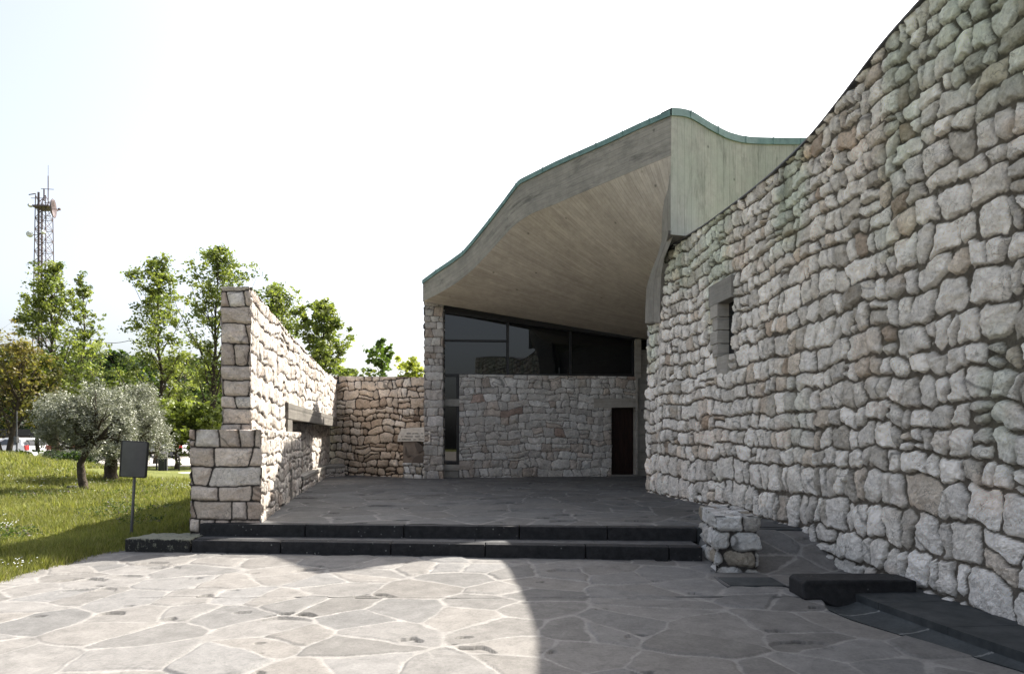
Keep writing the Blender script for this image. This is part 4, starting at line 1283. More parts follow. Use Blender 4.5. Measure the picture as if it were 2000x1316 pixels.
# ------------------------------------------------------------------ sign post
root = empty('sign_post', (-5.96, 10.3, 0)); tag(root, 'dark blank sign board seen from behind on a thin leaning post', 'sign')
def build_sign():
    D = 10.3
    mb = MB(); mb.tube([P(256, 1052, D), P(263, 925, D)], .022, 10); mb.build('post', M['metal'], root)
    a, b_, c_, d_ = [Vector(P(*q, D)) for q in ((237.5, 929), (287, 931.5), (292, 864), (242, 861))]
    n = 12; V = []
    for j in range(n + 1):
        for i in range(n + 1):
            u, v = i / n, j / n
            p = (a * (1 - u) + b_ * u) * (1 - v) + (d_ * (1 - u) + c_ * u) * v
            V.append((p.x, p.y - .05 - .035 * math.sin(math.pi * u), p.z))
    np_mesh('board', np.array(V), grid_faces(n + 1, n + 1, None, True), 4, M['signm'], root)
    mb = MB()
    for p, q in ((a, b_), (b_, c_), (c_, d_), (d_, a)):
        mb.tube([(p.x, p.y - .045, p.z), (q.x, q.y - .045, q.z)], .014, 6)
    mb.build('board_rim', M['frame'], root)
    mb = MB(); mb.extrude([(p.x, p.y - .03, p.z) for p in (a, b_, c_, d_)], (0, .03, 0)); mb.build('back_plate', M['frame'], root)
build_sign()

# ------------------------------------------------------------------ vegetation
RNG = np.random.RandomState(7)
def leaf_mesh(name, C, size, cols, mat, parent, aspect=.62, up=.3, seed=0):
    rng = np.random.RandomState(seed); n = len(C)
    a = rng.normal(size=(n, 3)); a[:, 2] *= .6; a /= np.linalg.norm(a, axis=1)[:, None]
    nrm = rng.normal(size=(n, 3)); nrm[:, 2] += up * 2; 
    b_ = np.cross(nrm, a); b_ /= np.linalg.norm(b_, axis=1)[:, None] + 1e-9
    s_ = (size * rng.uniform(.6, 1.35, n))[:, None]
    V = np.stack([C - a * s_ * .5, C + b_ * s_ * .5 * aspect + a * s_ * .05, C + a * s_ * .5, C - b_ * s_ * .5 * aspect + a * s_ * .05], 1)
    col = np.repeat(cols[:, None, :], 4, 1)
    return np_mesh(name, V, np.arange(n * 4), 4, mat, parent, col, smooth=False)

def tree(name, label, x, y, H, W, seed, nlimb=34, leaves=9000, leaf=.20, cols=((.075, .125, .02), (.13, .19, .03), (.045, .085, .015)), base=.16,
         shape='cone', trunk_r=.16, stems=1, cat='tree', group=None, spread=.30, z=None, up=.9, lean=0, fill=.25, parts=True):
    z = float(zland(np.array([x]), np.array([y]))[0]) if z is None else z
    rng = np.random.RandomState(seed)
    root = empty(name, (x, y, z)); tag(root, label, cat, group)
    wood = MB(); C = []; K = []
    for sidx in range(stems):
        ox = 0 if stems == 1 else (sidx - (stems - 1) / 2) * W * .35
        hh = H * (1 if sidx == 0 else rng.uniform(.78, .95))
        tp_ = []
        nseg = 9
        px = x + ox * .15; py = y
        for i in range(nseg + 1):
            f = i / nseg
            tp_.append((px + ox * min(1, f * 1.6) + lean * f * f, py + rng.normal(0, .01) * H, z + hh * f * .97)); px += rng.normal(0, .012 * H * .5)
        rad = [trunk_r * (1 - .93 * (i / nseg)) * (1.35 if i == 0 else 1) for i in range(nseg + 1)]
        wood.tube(tp_, rad, 8)
        tpn = np.array(tp_)
        for k in range(nlimb):
            f = base + (1 - base) * ((k + rng.rand()) / nlimb) ** .9
            p0 = np.array([np.interp(f, np.linspace(0, 1, nseg + 1), tpn[:, q]) for q in range(3)])
            if shape == 'cone': prof = (1 - f) ** .75 * 1.05 + .10
            elif shape == 'round': prof = math.sqrt(max(1 - ((f - .5) / .55) ** 2, .05))
            else: prof = (math.sin(math.pi * min(1, max(0, (f - base) / (1 - base))) ** .8) * .8 + .25)
            prof *= rng.uniform(.55, 1.35)
            ln_ = W / 2 * prof
            az = k * 2.4 + rng.uniform(-.6, .6)
            el = up * rng.uniform(.5, 1.2)
            dr = np.array([math.cos(az) * math.cos(el), math.sin(az) * math.cos(el), math.sin(el)])
            pts = [p0]
            L_ = ln_ / max(math.cos(el), .35)
            L_ = min(L_, max(.25, (z + hh * 1.0 - p0[2]) / max(math.sin(el) + .25, .3)))
            for q in range(1, 5):
                dr2 = dr + np.array([0, 0, .12 * q]) + rng.normal(0, .10, 3)
                pts.append(pts[-1] + dr2 / np.linalg.norm(dr2) * L_ / 4)
            r0 = trunk_r * (1 - .9 * f) * .42 + .008
            wood.tube(pts, [r0, r0 * .75, r0 * .5, r0 * .3, r0 * .12], 5, False)
            pts = np.array(pts)
            ncl = max(3, int(4 + 6 * prof))
            for q in range(ncl):
                u_ = rng.uniform(.25, 1.05)
                c0 = np.array([np.interp(u_ * 4, range(5), pts[:, w_]) for w_ in range(3)])
                off = rng.normal(0, 1, 3) * np.array([1, 1, .55]) * 1.4 * spread * (W / 5) * (.35 + .65 * prof)
                c0 = c0 + off
                if rng.rand() < .5: wood.tube([pts[min(4, int(u_ * 4))], c0], [r0 * .25, r0 * .06], 4, False)
                C.append(c0); K.append(prof)
    C = np.array(C); nc = len(C)
    per = np.maximum((leaves / nc * rng.uniform(.3, 1.7, nc)).astype(int), 3)
    idx = np.repeat(np.arange(nc), per)
    cr = spread * W / 5 * .55
    pos = C[idx] + rng.normal(0, 1, (len(idx), 3)) * np.array([1, 1, .75]) * cr * (.6 + .6 * rng.rand(nc))[idx][:, None]
    base_c = np.array(cols)[rng.randint(0, len(cols), nc)][idx] * rng.uniform(.75, 1.25, (len(idx), 1))
    wood.build('trunk', M['bark'], root, smooth=True)
    leaf_mesh('crown', pos, leaf, base_c, M['leaf'], root, .66, seed=seed)
    return root

GT = 'tall leafy trees beyond the lawn'
spring = ((.14, .175, .05), (.21, .245, .07), (.09, .12, .035), (.17, .20, .055))
def D2X(px, D): return (px - 1000) / F * D
tree('leafy_tree', 'leafy tree growing in front of the lattice mast', D2X(112, 42), 42, EYE + (855 - 512) / F * 42, 5.4, 11, 46, 10500, .19, spring, .12, group=GT, up=1.0)
tree('leafy_tree', 'slimmer leafy tree just right of the one before the mast', D2X(165, 44), 44, EYE + (855 - 532) / F * 44, 3.1, 12, 38, 5000, .18, spring, .15, group=GT, up=1.1)
tree('leafy_tree', 'pointed leafy tree standing behind the right side of the olive', D2X(307, 40), 40, EYE + (855 - 496) / F * 40, 5.4, 13, 46, 11000, .18, spring, .10, group=GT, up=.85)
tree('leafy_tree', 'tallest leafy tree, its crown just left of the tall stone wall', D2X(418, 38), 38, EYE + (855 - 480) / F * 38, 4.6, 14, 46, 9000, .17, spring, .15, 'oval', group=GT, up=1.15)
tree('leafy_tree', 'leafy tree rising behind the upper edge of the tall stone wall', D2X(545, 40), 40, EYE + (855 - 560) / F * 40, 4.0, 15, 38, 7500, .18, spring, .2, 'oval', group=GT, up=1.0, spread=.36)
tree('leafy_tree', 'oval leafy tree above the far end of the tall stone wall', D2X(634, 38), 38, EYE + (855 - 590) / F * 38, 3.2, 16, 36, 6500, .23, spring, .2, 'oval', group=GT, up=1.0, spread=.36)
tree('young_tree', 'sparse young tree rising above the middle of the back wall', D2X(745, 36), 36, EYE + (855 - 664) / F * 36, 2.2, 17, 22, 1500, .26, ((.075, .12, .03), (.10, .15, .035)), .3, 'oval', .07, group=None, up=.9)
tree('young_tree', 'small pale yellow green tree above the back wall, near the church pier', D2X(800, 38), 38, EYE + (855 - 702) / F * 38, 2.4, 18, 26, 3600, .20, ((.30, .33, .08), (.36, .39, .10)), .2, 'oval', .07, up=1.0)
tree('low_bush', 'low leafy bush top between two trees above the back wall', D2X(690, 34), 34, EYE + (855 - 718) / F * 34, 2.6, 19, 20, 1200, .24, spring, .3, 'round', .06, cat='bush', up=.7)
brn = ((.16, .13, .05), (.12, .12, .04), (.19, .17, .06))
tree('bronze_tree', 'thin bronze leaved tree at the far left edge', D2X(8, 34), 34, EYE + (855 - 640) / F * 34, 4.4, 21, 36, 5200, .17, brn, .2, 'oval', .16, up=1.0, stems=2)
tree('leafy_bush', 'yellow green bushy tree behind the white car on the left', D2X(75, 36), 36, EYE + (855 - 700) / F * 36, 3.6, 22, 34, 6500, .18, ((.15, .17, .035), (.20, .21, .05), (.09, .11, .025)), .25, 'oval', .13, up=.8)
dk = ((.030, .052, .016), (.045, .075, .02), (.022, .04, .014))
for i, (px, py, D, W, lb) in enumerate([(60, 690, 60, 7.5, 'dark evergreen tree below the mast base'), (215, 690, 58, 6.5, 'dark evergreen tree in the gap right of the slim leafy tree'),
        (255, 700, 64, 7.0, 'dark bushy tree behind the pointed leafy tree'), (150, 700, 66, 8, 'dark bushy tree behind the slim leafy tree'),
        (360, 705, 56, 7, 'dark bushy tree between the pointed and the tallest leafy tree'), (430, 735, 60, 7, 'dark bushy tree just left of the tall stone wall'), (0, 720, 66, 8, 'dark bushy tree behind the bronze tree'),
        (520, 752, 70, 9, 'dark round tree hidden behind the near end of the tall stone wall'), (650, 752, 72, 9, 'dark round tree hidden behind the far end of the tall stone wall'), (770, 752, 74, 9, 'dark round tree hidden behind the back stone wall')]):
    tree('dark_tree', lb, D2X(px, D), D, EYE + (855 - py) / F * D, W, 40 + i, 30, 4200, .42, dk, .05, 'round', .25, group='dark trees in the background', up=.5, spread=.34)
lo = ((.15, .185, .045), (.11, .14, .035), (.19, .225, .06))
for i, (px, py, D, W, lb) in enumerate([(345, 790, 33, 2.4, 'bright green shrub right of the olive crown'), (395, 800, 34, 2.6, 'bright green shrub beside the tall wall'),
        (255, 770, 36, 3.2, 'leafy shrub behind the olive crown'), (180, 745, 37, 3.4, 'leafy shrub above the left half of the olive')]):
    tree('shrub', lb, D2X(px, D), D, EYE + (855 - py) / F * D, W, 60 + i, 22, 3200, .20, lo, .15, 'round', .08, group='green shrubs behind the olive trees', cat='shrub', up=.7, spread=.4)
# hedge by the car park
rng = np.random.RandomState(5)
def hedge(nm, lb, x0, x1, y, h, n, seed):
    rng = np.random.RandomState(seed)
    C = np.stack([rng.uniform(x0, x1, n), y + rng.normal(0, .35, n), rng.uniform(.05, h, n) * rng.uniform(.7, 1.08, n)], 1)
    root = empty(nm, ((x0 + x1) / 2, y, 0)); tag(root, lb, 'hedge')
    wood = MB()
    for k in range(int((x1 - x0) * 2.5)):
        x = x0 + (k + .5) / 2.5; wood.tube([(x, y, 0), (x + rng.normal(0, .1), y, h * .8)], [.03, .01], 5)
    wood.build('stems', M['bark'], root)
    leaf_mesh('foliage', C, .13, np.array(dk)[rng.randint(0, 3, n)] * rng.uniform(.6, 1.4, (n, 1)), M['leaf'], root, .7, seed=seed)
hedge('clipped_hedge', 'dark clipped hedge beyond the grassy mound by the parked cars', -28.5, -19.5, 31.0, .95, 16000, 3)

def olive(label, x, y, trunk_pts, crown, seed, n, tr):
    """crown: list of (cx, cz, rx, rz) lobes in the x-z plane relative to world"""
    rng = np.random.RandomState(seed)
    root = empty('olive_tree', trunk_pts[0]); tag(root, label, 'olive tree', 'olive trees on the lawn')
    wood = MB()
    k = len(trunk_pts)
    # knobbly trunk
    tpt = [Vector(p) for p in trunk_pts]
    sub = []
    for a, b_ in zip(tpt[:-1], tpt[1:]):
        for q in range(4): sub.append(a.lerp(b_, q / 4))
    sub.append(tpt[-1])
    rad = [tr * (1.75 if i == 0 else 1.25 if i == 1 else 1.0) * (1 - .45 * i / len(sub)) * rng.uniform(.88, 1.14) for i in range(len(sub))]
    wood.tube(sub, rad, 10)
    tips = []
    top = np.array(tpt[-1]); 
    for (cx, cz, rx, rz) in crown:
        for q in range(10):
            a = rng.uniform(0, 6.28); el = rng.uniform(-.3, 1.3)
            tgt = np.array([cx + rx * .8 * math.cos(a) * math.cos(el), y + rx * .8 * math.sin(a) * math.cos(el), cz + rz * .8 * math.sin(el)])
            mid = top * .5 + tgt * .5 + rng.normal(0, .12, 3)
            wood.tube([top - np.array([0, 0, .05]), top * .75 + mid * .25 + rng.normal(0, .04, 3), mid, mid * .4 + tgt * .6 + rng.normal(0, .08, 3), tgt], [tr * .42, tr * .34, tr * .2, tr * .11, tr * .03], 6, False)
            tips.append((mid * .4 + tgt * .6, tgt))
    wood.build('trunk', M['bark'], root, smooth=True)
    # leafy sprays
    Cs = []
    nl = len(crown); 
    tw = sum(c[2] ** 2 * c[3] for c in crown)
    for (cx, cz, rx, rz) in crown:
        ns = int(n / 26 * rx * rx * rz / tw)
        u = rng.normal(size=(ns, 3)); u /= np.linalg.norm(u, axis=1)[:, None]
        r = rng.uniform(.2, 1, ns) ** .6 * rng.uniform(.85, 1.22, ns)
        c0 = np.array([cx, y, cz]) + u * r[:, None] * np.array([rx, rx, rz])
        gap = fbm(c0[:, 0] * 2.3 + seed, c0[:, 2] * 2.3 + c0[:, 1], 6, 2) > -.12
        c0 = c0[gap]; u = u[gap]
        dr = u * .7 + rng.normal(0, .5, c0.shape) + np.array([0, 0, .35]); dr /= np.linalg.norm(dr, axis=1)[:, None]
        t_ = rng.uniform(-.16, .16, (len(c0), 26))
        Cs.append((c0[:, None, :] + dr[:, None, :] * t_[..., None] + rng.normal(0, .035, (len(c0), 26, 3))).reshape(-1, 3))
    C = np.concatenate(Cs)
    pal = np.array([(.19, .20, .15), (.27, .28, .22), (.12, .13, .085), (.40, .41, .34)])
    leaf_mesh('crown', C, .062, pal[rng.choice(4, len(C), p=[.34, .3, .22, .14])] * rng.uniform(.8, 1.2, (len(C), 1)), M['olive'], root, .42, seed=seed)
D = 18.7
zz_ = lambda px, py, D: P(px, py, D)
olive('silvery olive tree with a bent dark trunk nearest on the lawn', D2X(160, D), D, [P(168, 966, D), P(160, 935, D), P(157, 905, D), P(170, 880, D), P(182, 862, D)],
      [(D2X(150, D), P(0, 805, D)[2], .92, .72), (D2X(105, D), P(0, 835, D)[2], .52, .55), (D2X(205, D), P(0, 800, D)[2], .75, .70), (D2X(140, D), P(0, 868, D)[2], .72, .42), (D2X(230, D), P(0, 850, D)[2], .5, .5)], 5, 64000, .12)
D = 21.8
olive('second silvery olive tree with an upright trunk, half hidden behind the sign', D2X(250, D), D, [P(217, 944, D), P(216, 920, D), P(218, 895, D), P(235, 872, D)],
      [(D2X(255, D), P(0, 812, D)[2], 1.05, 1.05), (D2X(290, D), P(0, 858, D)[2], .75, .75), (D2X(225, D), P(0, 872, D)[2], .85, .55), (D2X(268, D), P(0, 775, D)[2], .6, .55)], 6, 64000, .24)
o = rough_block('rock', [(D2X(131, 19), 19), (D2X(149, 19), 18.9), (D2X(150, 19), 19.25), (D2X(132, 19), 19.3)], -.05, .17, M['basalt'], .05)
tag(o, 'small dark rock lying on the grass beside the bent olive trunk', 'rock')

# grass blades and daisies
def grass():
    rng = np.random.RandomState(9)
    N_ = 470000
    # density in image space: pick depth with 1/D^2-ish weights
    inv = rng.uniform(1 / 27., 1 / 6.6, N_)
    D_ = 1 / inv
    px = np.where(rng.rand(N_) < .68, rng.uniform(-80, 640, N_), rng.uniform(-1000, -80, N_))
    x = (px - 1000) / F * D_
    edge = np.where(D_ < 9.1, -5.50 - .1 * np.clip(7 - D_, 0, 9), np.where(D_ < 9.7, -5.22, -4.72 - .16 * (D_ - 9.7)))
    ok = (x < edge - .02 + .05 * rng.normal(size=N_)) & ~((x > -15.4) & (D_ > 23.0) & (D_ < 28.8)) & ~((D_ > 9) & (D_ < 9.7) & (x > -5.36))
    x = x[ok]; D_ = D_[ok]; n = len(x)
    z = zland(x, D_)
    tuft = fbm(x * 1.6, D_ * 1.6, 3, 3)
    fr = np.clip((edge[ok] - x) / .9, 0, 1)
    h = (.045 + .05 * rng.rand(n) ** 2) * (1 + .9 * np.clip(tuft, -.4, 1)) * (.9 + .05 * D_) * (1.7 - .7 * fr)
    w = .0045 * (1 + .11 * D_) * rng.uniform(.7, 1.4, n)
    a = rng.uniform(0, 6.28, n); lx = rng.normal(0, .35, n) * h; ly = rng.normal(0, .35, n) * h
    V = np.zeros((n, 3, 3))
    V[:, 0] = np.stack([x - np.cos(a) * w, D_ - np.sin(a) * w, z - .01], 1)
    V[:, 1] = np.stack([x + np.cos(a) * w, D_ + np.sin(a) * w, z - .01], 1)
    V[:, 2] = np.stack([x + lx, D_ + ly, z + h], 1)
    pal = np.array([(.15, .16, .05), (.205, .215, .065), (.26, .26, .10), (.10, .12, .03), (.24, .21, .11)])
    pc = pal[rng.choice(5, n, p=[.34, .28, .14, .16, .08])] * (1 + .28 * fbm(x * .8, D_ * .8, 8, 3))[:, None]
    o = np_mesh('grass', V, np.arange(n * 3), 3, M['grassblade'], None, np.repeat(pc[:, None, :], 3, 1), smooth=False)
    tag(o, 'green lawn grass growing left of the stone walls', 'grass', kind='stuff')
    # daisies
    k = 3000
    inv = rng.uniform(1 / 24., 1 / 7.5, k); D_ = 1 / inv; x = (rng.uniform(-20, 560, k) - 1000) / F * D_
    cl = fbm(x * .55, D_ * .4, 21, 3) + .35 * np.exp(-((D_ - 19.5) / 2.5) ** 2)
    ok = (x < -5.6 - .14 * np.clip(D_ - 9, 0, 20)) & (cl > .30) & ~((x > -15.6) & (D_ > 22.8)); x = x[ok]; D_ = D_[ok]
    C = np.stack([x, D_, zland(x, D_) + .07 + .06 * rng.rand(len(x)) + .002 * D_], 1)
    s_ = .004 + .0008 * D_[:, None]
    V = np.stack([C + np.array([-1, 0, 0]) * s_, C + np.array([0, -.9, -.25]) * s_, C + np.array([1, 0, 0]) * s_, C + np.array([0, .9, .25]) * s_], 1)
    o = np_mesh('daisies', V, np.arange(len(C) * 4), 4, M['dishw'], None, None, smooth=False)
    tag(o, 'scattered tiny white daisies in the lawn', 'flowers', kind='stuff')
    # mauve and dark weeds
    k = 26000
    inv = rng.uniform(1 / 26., 1 / 9.5, k); D_ = 1 / inv; x = (rng.uniform(-60, 560, k) - 1000) / F * D_
    cl = fbm(x * .9, D_ * .6, 29, 3)
    ok = (x < -5.9 - .14 * np.clip(D_ - 9, 0, 20)) & (cl > .22) & ~((x > -15.6) & (D_ > 22.8)); x = x[ok]; D_ = D_[ok]
    C = np.stack([x, D_, zland(x, D_) + (.03 + .17 * rng.rand(len(x)))], 1)
    pal = np.array([(.16, .13, .17), (.05, .08, .02), (.07, .10, .025), (.035, .055, .018)])
    o = leaf_mesh('weeds', C, .055, pal[rng.choice(4, len(C), p=[.14, .36, .3, .2])], M['grassblade'], None, .4, seed=4)
    tag(o, 'taller dark and mauve weeds in patches in the lawn', 'weeds', kind='stuff')
grass()

# ------------------------------------------------------------------ lattice mast
def build_mast():
    D = 88.0; x = D2X(86, D); z0 = 0; zt = EYE + (855 - 385) / F * D
    root = empty('lattice_mast', (x, D, 0)); tag(root, 'slender steel lattice telecom mast with dishes rising behind the trees', 'mast')
    mb = MB(); w = .95
    w0 = 1.05; w1 = .66
    def cor(k, z):
        ww = w0 + (w1 - w0) * z / zt; return (x + ww * (1 if k in (1, 2) else -1), D + ww * (1 if k in (2, 3) else -1), z)
    for k in range(4): mb.tube([cor(k, 0), cor(k, zt)], .06, 5)
    z = 0.
    i = 0
    while z < zt - 1.4:
        for k in range(4):
            mb.tube([cor(k, z), cor((k + 1) % 4, z + 1.45)], .035, 4, False); mb.tube([cor((k + 1) % 4, z), cor(k, z + 1.45)], .035, 4, False)
            mb.tube([cor(k, z), cor((k + 1) % 4, z)], .04, 4, False)
        z += 1.45
    mb.build('lattice', M['mast'], root)
    mb = MB()
    mb.tube([(x - .25, D - w1, 3), (x - .25, D - w1, zt + .4)], .13, 6); mb.tube([(x + .1, D - w1, 3), (x + .1, D - w1, zt - 1)], .07, 6)
    mb.build('cable_ladder', M['mast'], root)
    mb = MB(); mb.tube([(x + .55, D, zt - 1), (x + .55, D, zt + 2.8)], .06, 6); mb.tube([(x + .55, D, zt + 2.6), (x + .55, D, zt + 4.2)], .025, 5)
    mb.tube([(x - .4, D, zt + 1.1), (x + 1.3, D, zt + 1.0)], .04, 5); mb.tube([(x, D, zt - .5), (x, D, zt + 1.1)], .09, 6); mb.tube([(x - 2.0, D, zt + .3), (x - 1.1, D, zt + .45)], .07, 5); mb.tube([(x - 1.1, D, zt - .6), (x - 1.1, D, zt + .45)], .04, 5)
    mb.build('whip_antenna', M['mast'], root)
    mb = MB(); mb.box(x - 1.0, x + 1.25, D - 1, D + 1, zt - 1.55, zt - 1.35); mb.tube([(x - 1, D - 1, zt - .5), (x + 1, D - 1, zt - .5)], .04, 4); mb.build('platform', M['mast'], root)
    def dish(cx, cz, r, mat, sgn=1, nm='dish', dep=.35):
        mb = MB(); prof = [(0.001, 0), (r * .4, dep * r * .12 * -sgn), (r * .8, -dep * r * .55 * sgn), (r, -dep * r * sgn), (r * .98, -dep * r * 1.1 * sgn), (r * .75, -dep * r * .62 * sgn), (.001, -.06 * sgn)]
        prof = [(a, -h) for a, h in prof]
        mb.lathe(prof, (0, 0, 0), 'x', 22); ca, sa = math.cos(.36), math.sin(.36)
        mb.v = [(cx + p[0] * ca - p[1] * sa, D - 1.0 + p[0] * sa + p[1] * ca, cz + p[2]) for p in mb.v]; mb.build(nm, mat, root, smooth=True)
    dish(x + 1.5, EYE + (855 - 412) / F * D, 1.2, M['mast'])
    mb = MB(); zc = EYE + (855 - 414) / F * D; mb.tube([(x + .7, D - 1, zc), (x + 2.7, D - 1, zc)], .045, 5); mb.box(x + 2.6, x + 2.85, D - 1.12, D - .88, zc - .13, zc + .13)
    mb.tube([(x + .7, D - 1, zc + .8), (x + 1.6, D - 1, zc + .9)], .04, 4); mb.tube([(x + .7, D - 1, zc - .8), (x + 1.6, D - 1, zc - .9)], .04, 4); mb.build('feed_arm', M['mast'], root)
    def drum(px, py, r, l=.45):
        mb = MB(); cx = D2X(px, D); cz = EYE + (855 - py) / F * D
        mb.lathe([(.001, -l / 2), (r * .7, -l / 2), (r, -l * .1), (r, l / 2), (r * .96, l * .55), (.001, l * .6)], (cx, D - 1.3, cz), 'y', 20); mb.build('drum_antenna', M['dishw'], root, smooth=False)
        mb = MB(); mb.tube([(cx, D - 1, cz), (x, D - .8, cz)], .05, 5); mb.build('bracket', M['mast'], root)
    drum(71, 463, .38); drum(54, 627, .62); drum(53, 646, .50); drum(97, 459, .24); drum(72, 408, .22)
build_mast()

# utility pole with its wire
root = empty('utility_pole', (D2X(177, 50), 50, 0)); tag(root, 'thin utility pole with one wire between the leafy trees', 'utility pole')
mb = MB(); zc = EYE + (855 - 662) / F * 50; xx = D2X(177, 50); mb.tube([(xx, 50, 0), (xx, 50, zc)], [.09, .06], 8); mb.build('pole', M['metal'], root)
mb = MB(); xe = D2X(255, 50)
mb.tube([(xx + (xe - xx) * t / 8, 50, zc - .25 * math.sin(math.pi * t / 8) - .1 * t / 8) for t in range(9)], .022, 5); mb.build('wire', M['frame'], root)

# ------------------------------------------------------------------ car park things
def car(name, label, px, D, H, paint, rz, group=None, dy=0):
    x = D2X(px, D)
    root = empty(name, (x, D, .02)); tag(root, label, 'car', group)
    s = H / 1.5
    prof = [(-2.0, .35), (-2.05, .62), (-1.95, .95), (-1.72, 1.05), (-1.45, 1.40), (-1.1, 1.48), (.1, 1.5), (.55, 1.42), (1.15, 1.0), (1.85, .88), (2.05, .65), (2.05, .35), (1.65, .25), (-1.65, .25)]
    def tr(p): 
        ca, sa = math.cos(rz), math.sin(rz); return (p[0] * ca - p[1] * sa, p[0] * sa + p[1] * ca, p[2])
    def add(nm, mb, mat, bev=0, sm_=False, par=None):
        mb.v = [tr((a * s, b_ * s, c_ * s)) for a, b_, c_ in mb.v]
        o = mb.build(nm, mat, None, bev, sm_); o.parent = par or root; return o
    mb = MB(); n = len(prof)
    def wid(z): return .86 if z < 1.0 else .86 - (z - 1.0) * .42
    mb.add([(a, -wid(c_), c_) for a, c_ in prof] + [(a, wid(c_), c_) for a, c_ in prof], [tuple(range(n)), tuple(range(2 * n - 1, n - 1, -1))] + [(i, i + n, (i + 1) % n + n, (i + 1) % n) for i in range(n)])
    add('body', mb, paint, .04, True)
    for sd in (-1, 1):
        mb = MB(); q = [(-1.35, 1.02), (-1.22, 1.34), (.1, 1.38), (.85, 1.02)]
        mb.extrude([(a, sd * (wid(c_) + .004), c_) for a, c_ in q], (0, sd * .012, 0)); add('side_window', mb, M['glass'])
        for wx in (-1.3, 1.3):
            mb = MB(); mb.lathe([(.001, -.1), (.26, -.1), (.32, -.08), (.32, .08), (.26, .1), (.001, .1)], (wx, sd * .80, .32), 'y', 18); w_ = add('wheel', mb, M['tyre'])
            mb = MB(); mb.lathe([(.001, -.115), (.19, -.112), (.19, .112), (.001, .115)], (wx, sd * .80, .32), 'y', 12); r_ = add('rim', mb, M['metal'], par=w_)
    mb = MB(); mb.extrude([(-1.93, -.66, 1.04), (-1.93, .66, 1.04), (-1.60, .56, 1.34), (-1.60, -.56, 1.34)], (-.04, 0, .03)); add('rear_window', mb, M['glass'])
    mb = MB(); mb.extrude([(1.14, -.66, 1.05), (1.14, .66, 1.05), (.66, .58, 1.36), (.66, -.58, 1.36)], (.03, 0, .03)); add('windscreen', mb, M['glass'])
    for sd in (-1, 1):
        mb = MB(); mb.box(-2.09, -1.90, sd * .72 - .13, sd * .72 + .13, .70, 1.0); add('tail_light', mb, M['red_paint'], .02)
    mb = MB(); mb.box(-2.13, -1.98, -.8, .8, .38, .58); add('bumper', mb, paint, .03)
    return root
car('parked_car', 'silver hatchback parked beyond the right olive, rear towards the motorbike', 332, 52, 1.55, M['silver_paint'], math.radians(155))
car('parked_car', 'white car with its rear behind the mound, nearest the two dark trunks', 33, 46, 1.55, M['white_paint'], math.radians(160))
car('parked_car', 'white car at the very left edge of the car park', -12, 48, 1.5, M['white_paint'], math.radians(160))
car('parked_car', 'dark grey car under the shelter right of the white car', 85, 54, 1.6, M['metal'], math.radians(165))
def motorbike():
    D = 53; x = D2X(357, D); root = empty('motorcycle', (x, D, .02)); tag(root, 'red motorcycle with white fairing parked beside the silver car', 'motorcycle')
    def lt(nm, prof, o_, mat, par=None):
        mb = MB(); mb.lathe(prof, o_, 'y', 18); ob = mb.build(nm, mat); ob.parent = par or root; return ob
    for wx in (-.7, .7):
        w_ = lt('wheel', [(.22, -.05), (.30, -.06), (.31, 0), (.30, .06), (.22, .05), (.22, -.05)], (wx, 0, .31), M['tyre'])
        lt('rim', [(.001, -.02), (.20, -.03), (.22, 0), (.20, .03), (.001, .02)], (wx, 0, .31), M['metal'], w_)
    mb = MB(); mb.extrude([(-.55, -.14, .45), (.35, -.14, .35), (.6, -.14, .7), (.45, -.14, 1.02), (.1, -.14, .95), (-.2, -.14, .80), (-.7, -.14, .85)], (0, .28, 0)); o = mb.build('fairing', M['red_paint'], None, .05); o.parent = root
    mb = MB(); mb.extrude([(-.85, -.11, .86), (-.2, -.11, .80), (-.15, -.11, .88), (-.85, -.11, .98)], (0, .22, 0)); o = mb.build('saddle', M['tyre'], None, .03); o.parent = root
    mb = MB(); mb.extrude([(.42, -.16, .95), (.72, -.16, .85), (.62, -.16, 1.25), (.5, -.16, 1.3)], (0, .32, 0)); o = mb.build('windshield', M['white_paint'], None, .04); o.parent = root
    mb = MB(); mb.tube([(-.7, 0, .31), (0, 0, .4), (.45, 0, 1.05), (.7, 0, .31)], .03, 6); o = mb.build('frame', M['metal']); o.parent = root
    mb = MB(); mb.tube([(.42, -.35, 1.1), (.42, .35, 1.1)], .02, 6); o = mb.build('handlebar', M['metal']); o.parent = root
motorbike()
# posts and bin at the path
def post(lb, px, py0, py1, D, r, mat, nm='post', cat='post', cap=False):
    root = empty(nm, (D2X(px, D), D, 0)); tag(root, lb, cat)
    a, b_ = P(px, py0, D), P(px, py1, D); mb = MB(); mb.tube([(a[0], a[1], 0), b_], r, 10); mb.build('shaft', mat, root, smooth=False)
    mb = MB(); mb.lathe([(r * 1.15, -.02), (r * 1.15, .02), (r * .5, .05), (.001, .05)], (b_[0], b_[1], b_[2]), 'z', 12); mb.build('cap', mat, root)
D = 31
root = empty('litter_bin', (D2X(319, D), D, 0)); tag(root, 'dark litter bin between grey uprights beside the footpath', 'bin')
xb = D2X(319, D); mb = MB(); mb.box(xb - .15, xb + .12, D - .15, D + .15, .0, .83); mb.build('bin_body', M['frame'], root, .02)
for dx in (-.19, .17):
    mb = MB(); mb.box(xb + dx - .03, xb + dx + .03, D - .05, D + .03, 0, .93); mb.build('upright', M['metal'], root, .006)
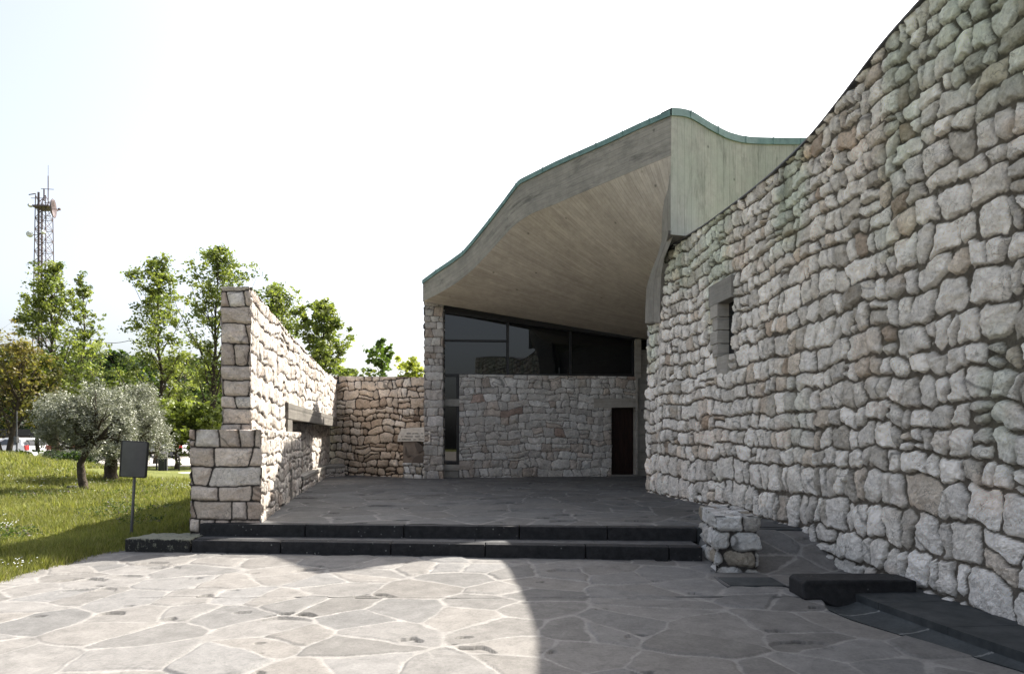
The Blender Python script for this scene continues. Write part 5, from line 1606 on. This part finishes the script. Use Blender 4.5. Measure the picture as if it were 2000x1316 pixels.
post('thin dark post in the grass left of the litter bin', 306, 918, 897, 32, .035, M['frame'])
post('thin dark post in the grass right of the litter bin', 350, 917, 893, 31, .03, M['frame'])
D = 29
root = empty('information_stand', (D2X(74, D), D, .5)); tag(root, 'small stand with two tilted white panels at the top of the mound', 'information stand')
xb = D2X(74, D); mb = MB(); mb.tube([(xb, D, .3), (xb, D, EYE - (893 - 855) / F * D)], .03, 8); mb.build('stem', M['metal'], root)
for sd in (-1, 1):
    zc = EYE - (888 - 855) / F * D; mb = MB()
    mb.extrude([(xb + sd * .05, D - .15, zc - .06), (xb + sd * .05, D + .15, zc - .06), (xb + sd * .16, D + .15, zc + .1), (xb + sd * .16, D - .15, zc + .1)], (0, 0, .02)); mb.build('panel', M['dishw'], root)
# car shelter
D = 57
root = empty('car_shelter', (D2X(40, D), D, 0)); tag(root, 'dark flat roofed car shelter on timber posts behind the cars', 'shelter')
x0, x1 = D2X(-40, D), D2X(90, D); zr = EYE + (855 - 853) / F * D + .05
mb = MB(); mb.box(x0, x1, D, D + 5, zr + .02, zr + .62); mb.build('shelter_roof', M['frame'], root, .03)
for k in range(6):
    xx = x0 + .3 + (x1 - x0 - .6) * k / 5
    mb = MB(); mb.box(xx - .07, xx + .07, D + .3, D + .44, 0, zr); mb.tube([(xx, D + .37, zr - .9), (xx + .8, D + .37, zr)], .05, 5); mb.tube([(xx, D + .37, zr - .9), (xx - .8, D + .37, zr)], .05, 5); mb.build('post', M['bark'], root)
mb = MB(); mb.box(x0, x1, D + .3, D + .44, zr - .12, zr + .02); mb.build('beam', M['bark'], root)
root = empty('street_lamp', (D2X(33, 33), 33, 0)); tag(root, 'thin grey lamp post in front of the white car', 'lamp post')
mb = MB(); mb.tube([(D2X(33, 33), 33, 0), (D2X(33, 33), 33, 2.9)], [.045, .03], 8); mb.build('pole', M['metal'], root)
mb = MB(); mb.box(D2X(33, 33) - .1, D2X(33, 33) + .05, 32.9, 33.1, 1.30, 1.62); mb.build('meter_box', M['metal'], root, .02)
print('objects', len(bpy.data.objects))
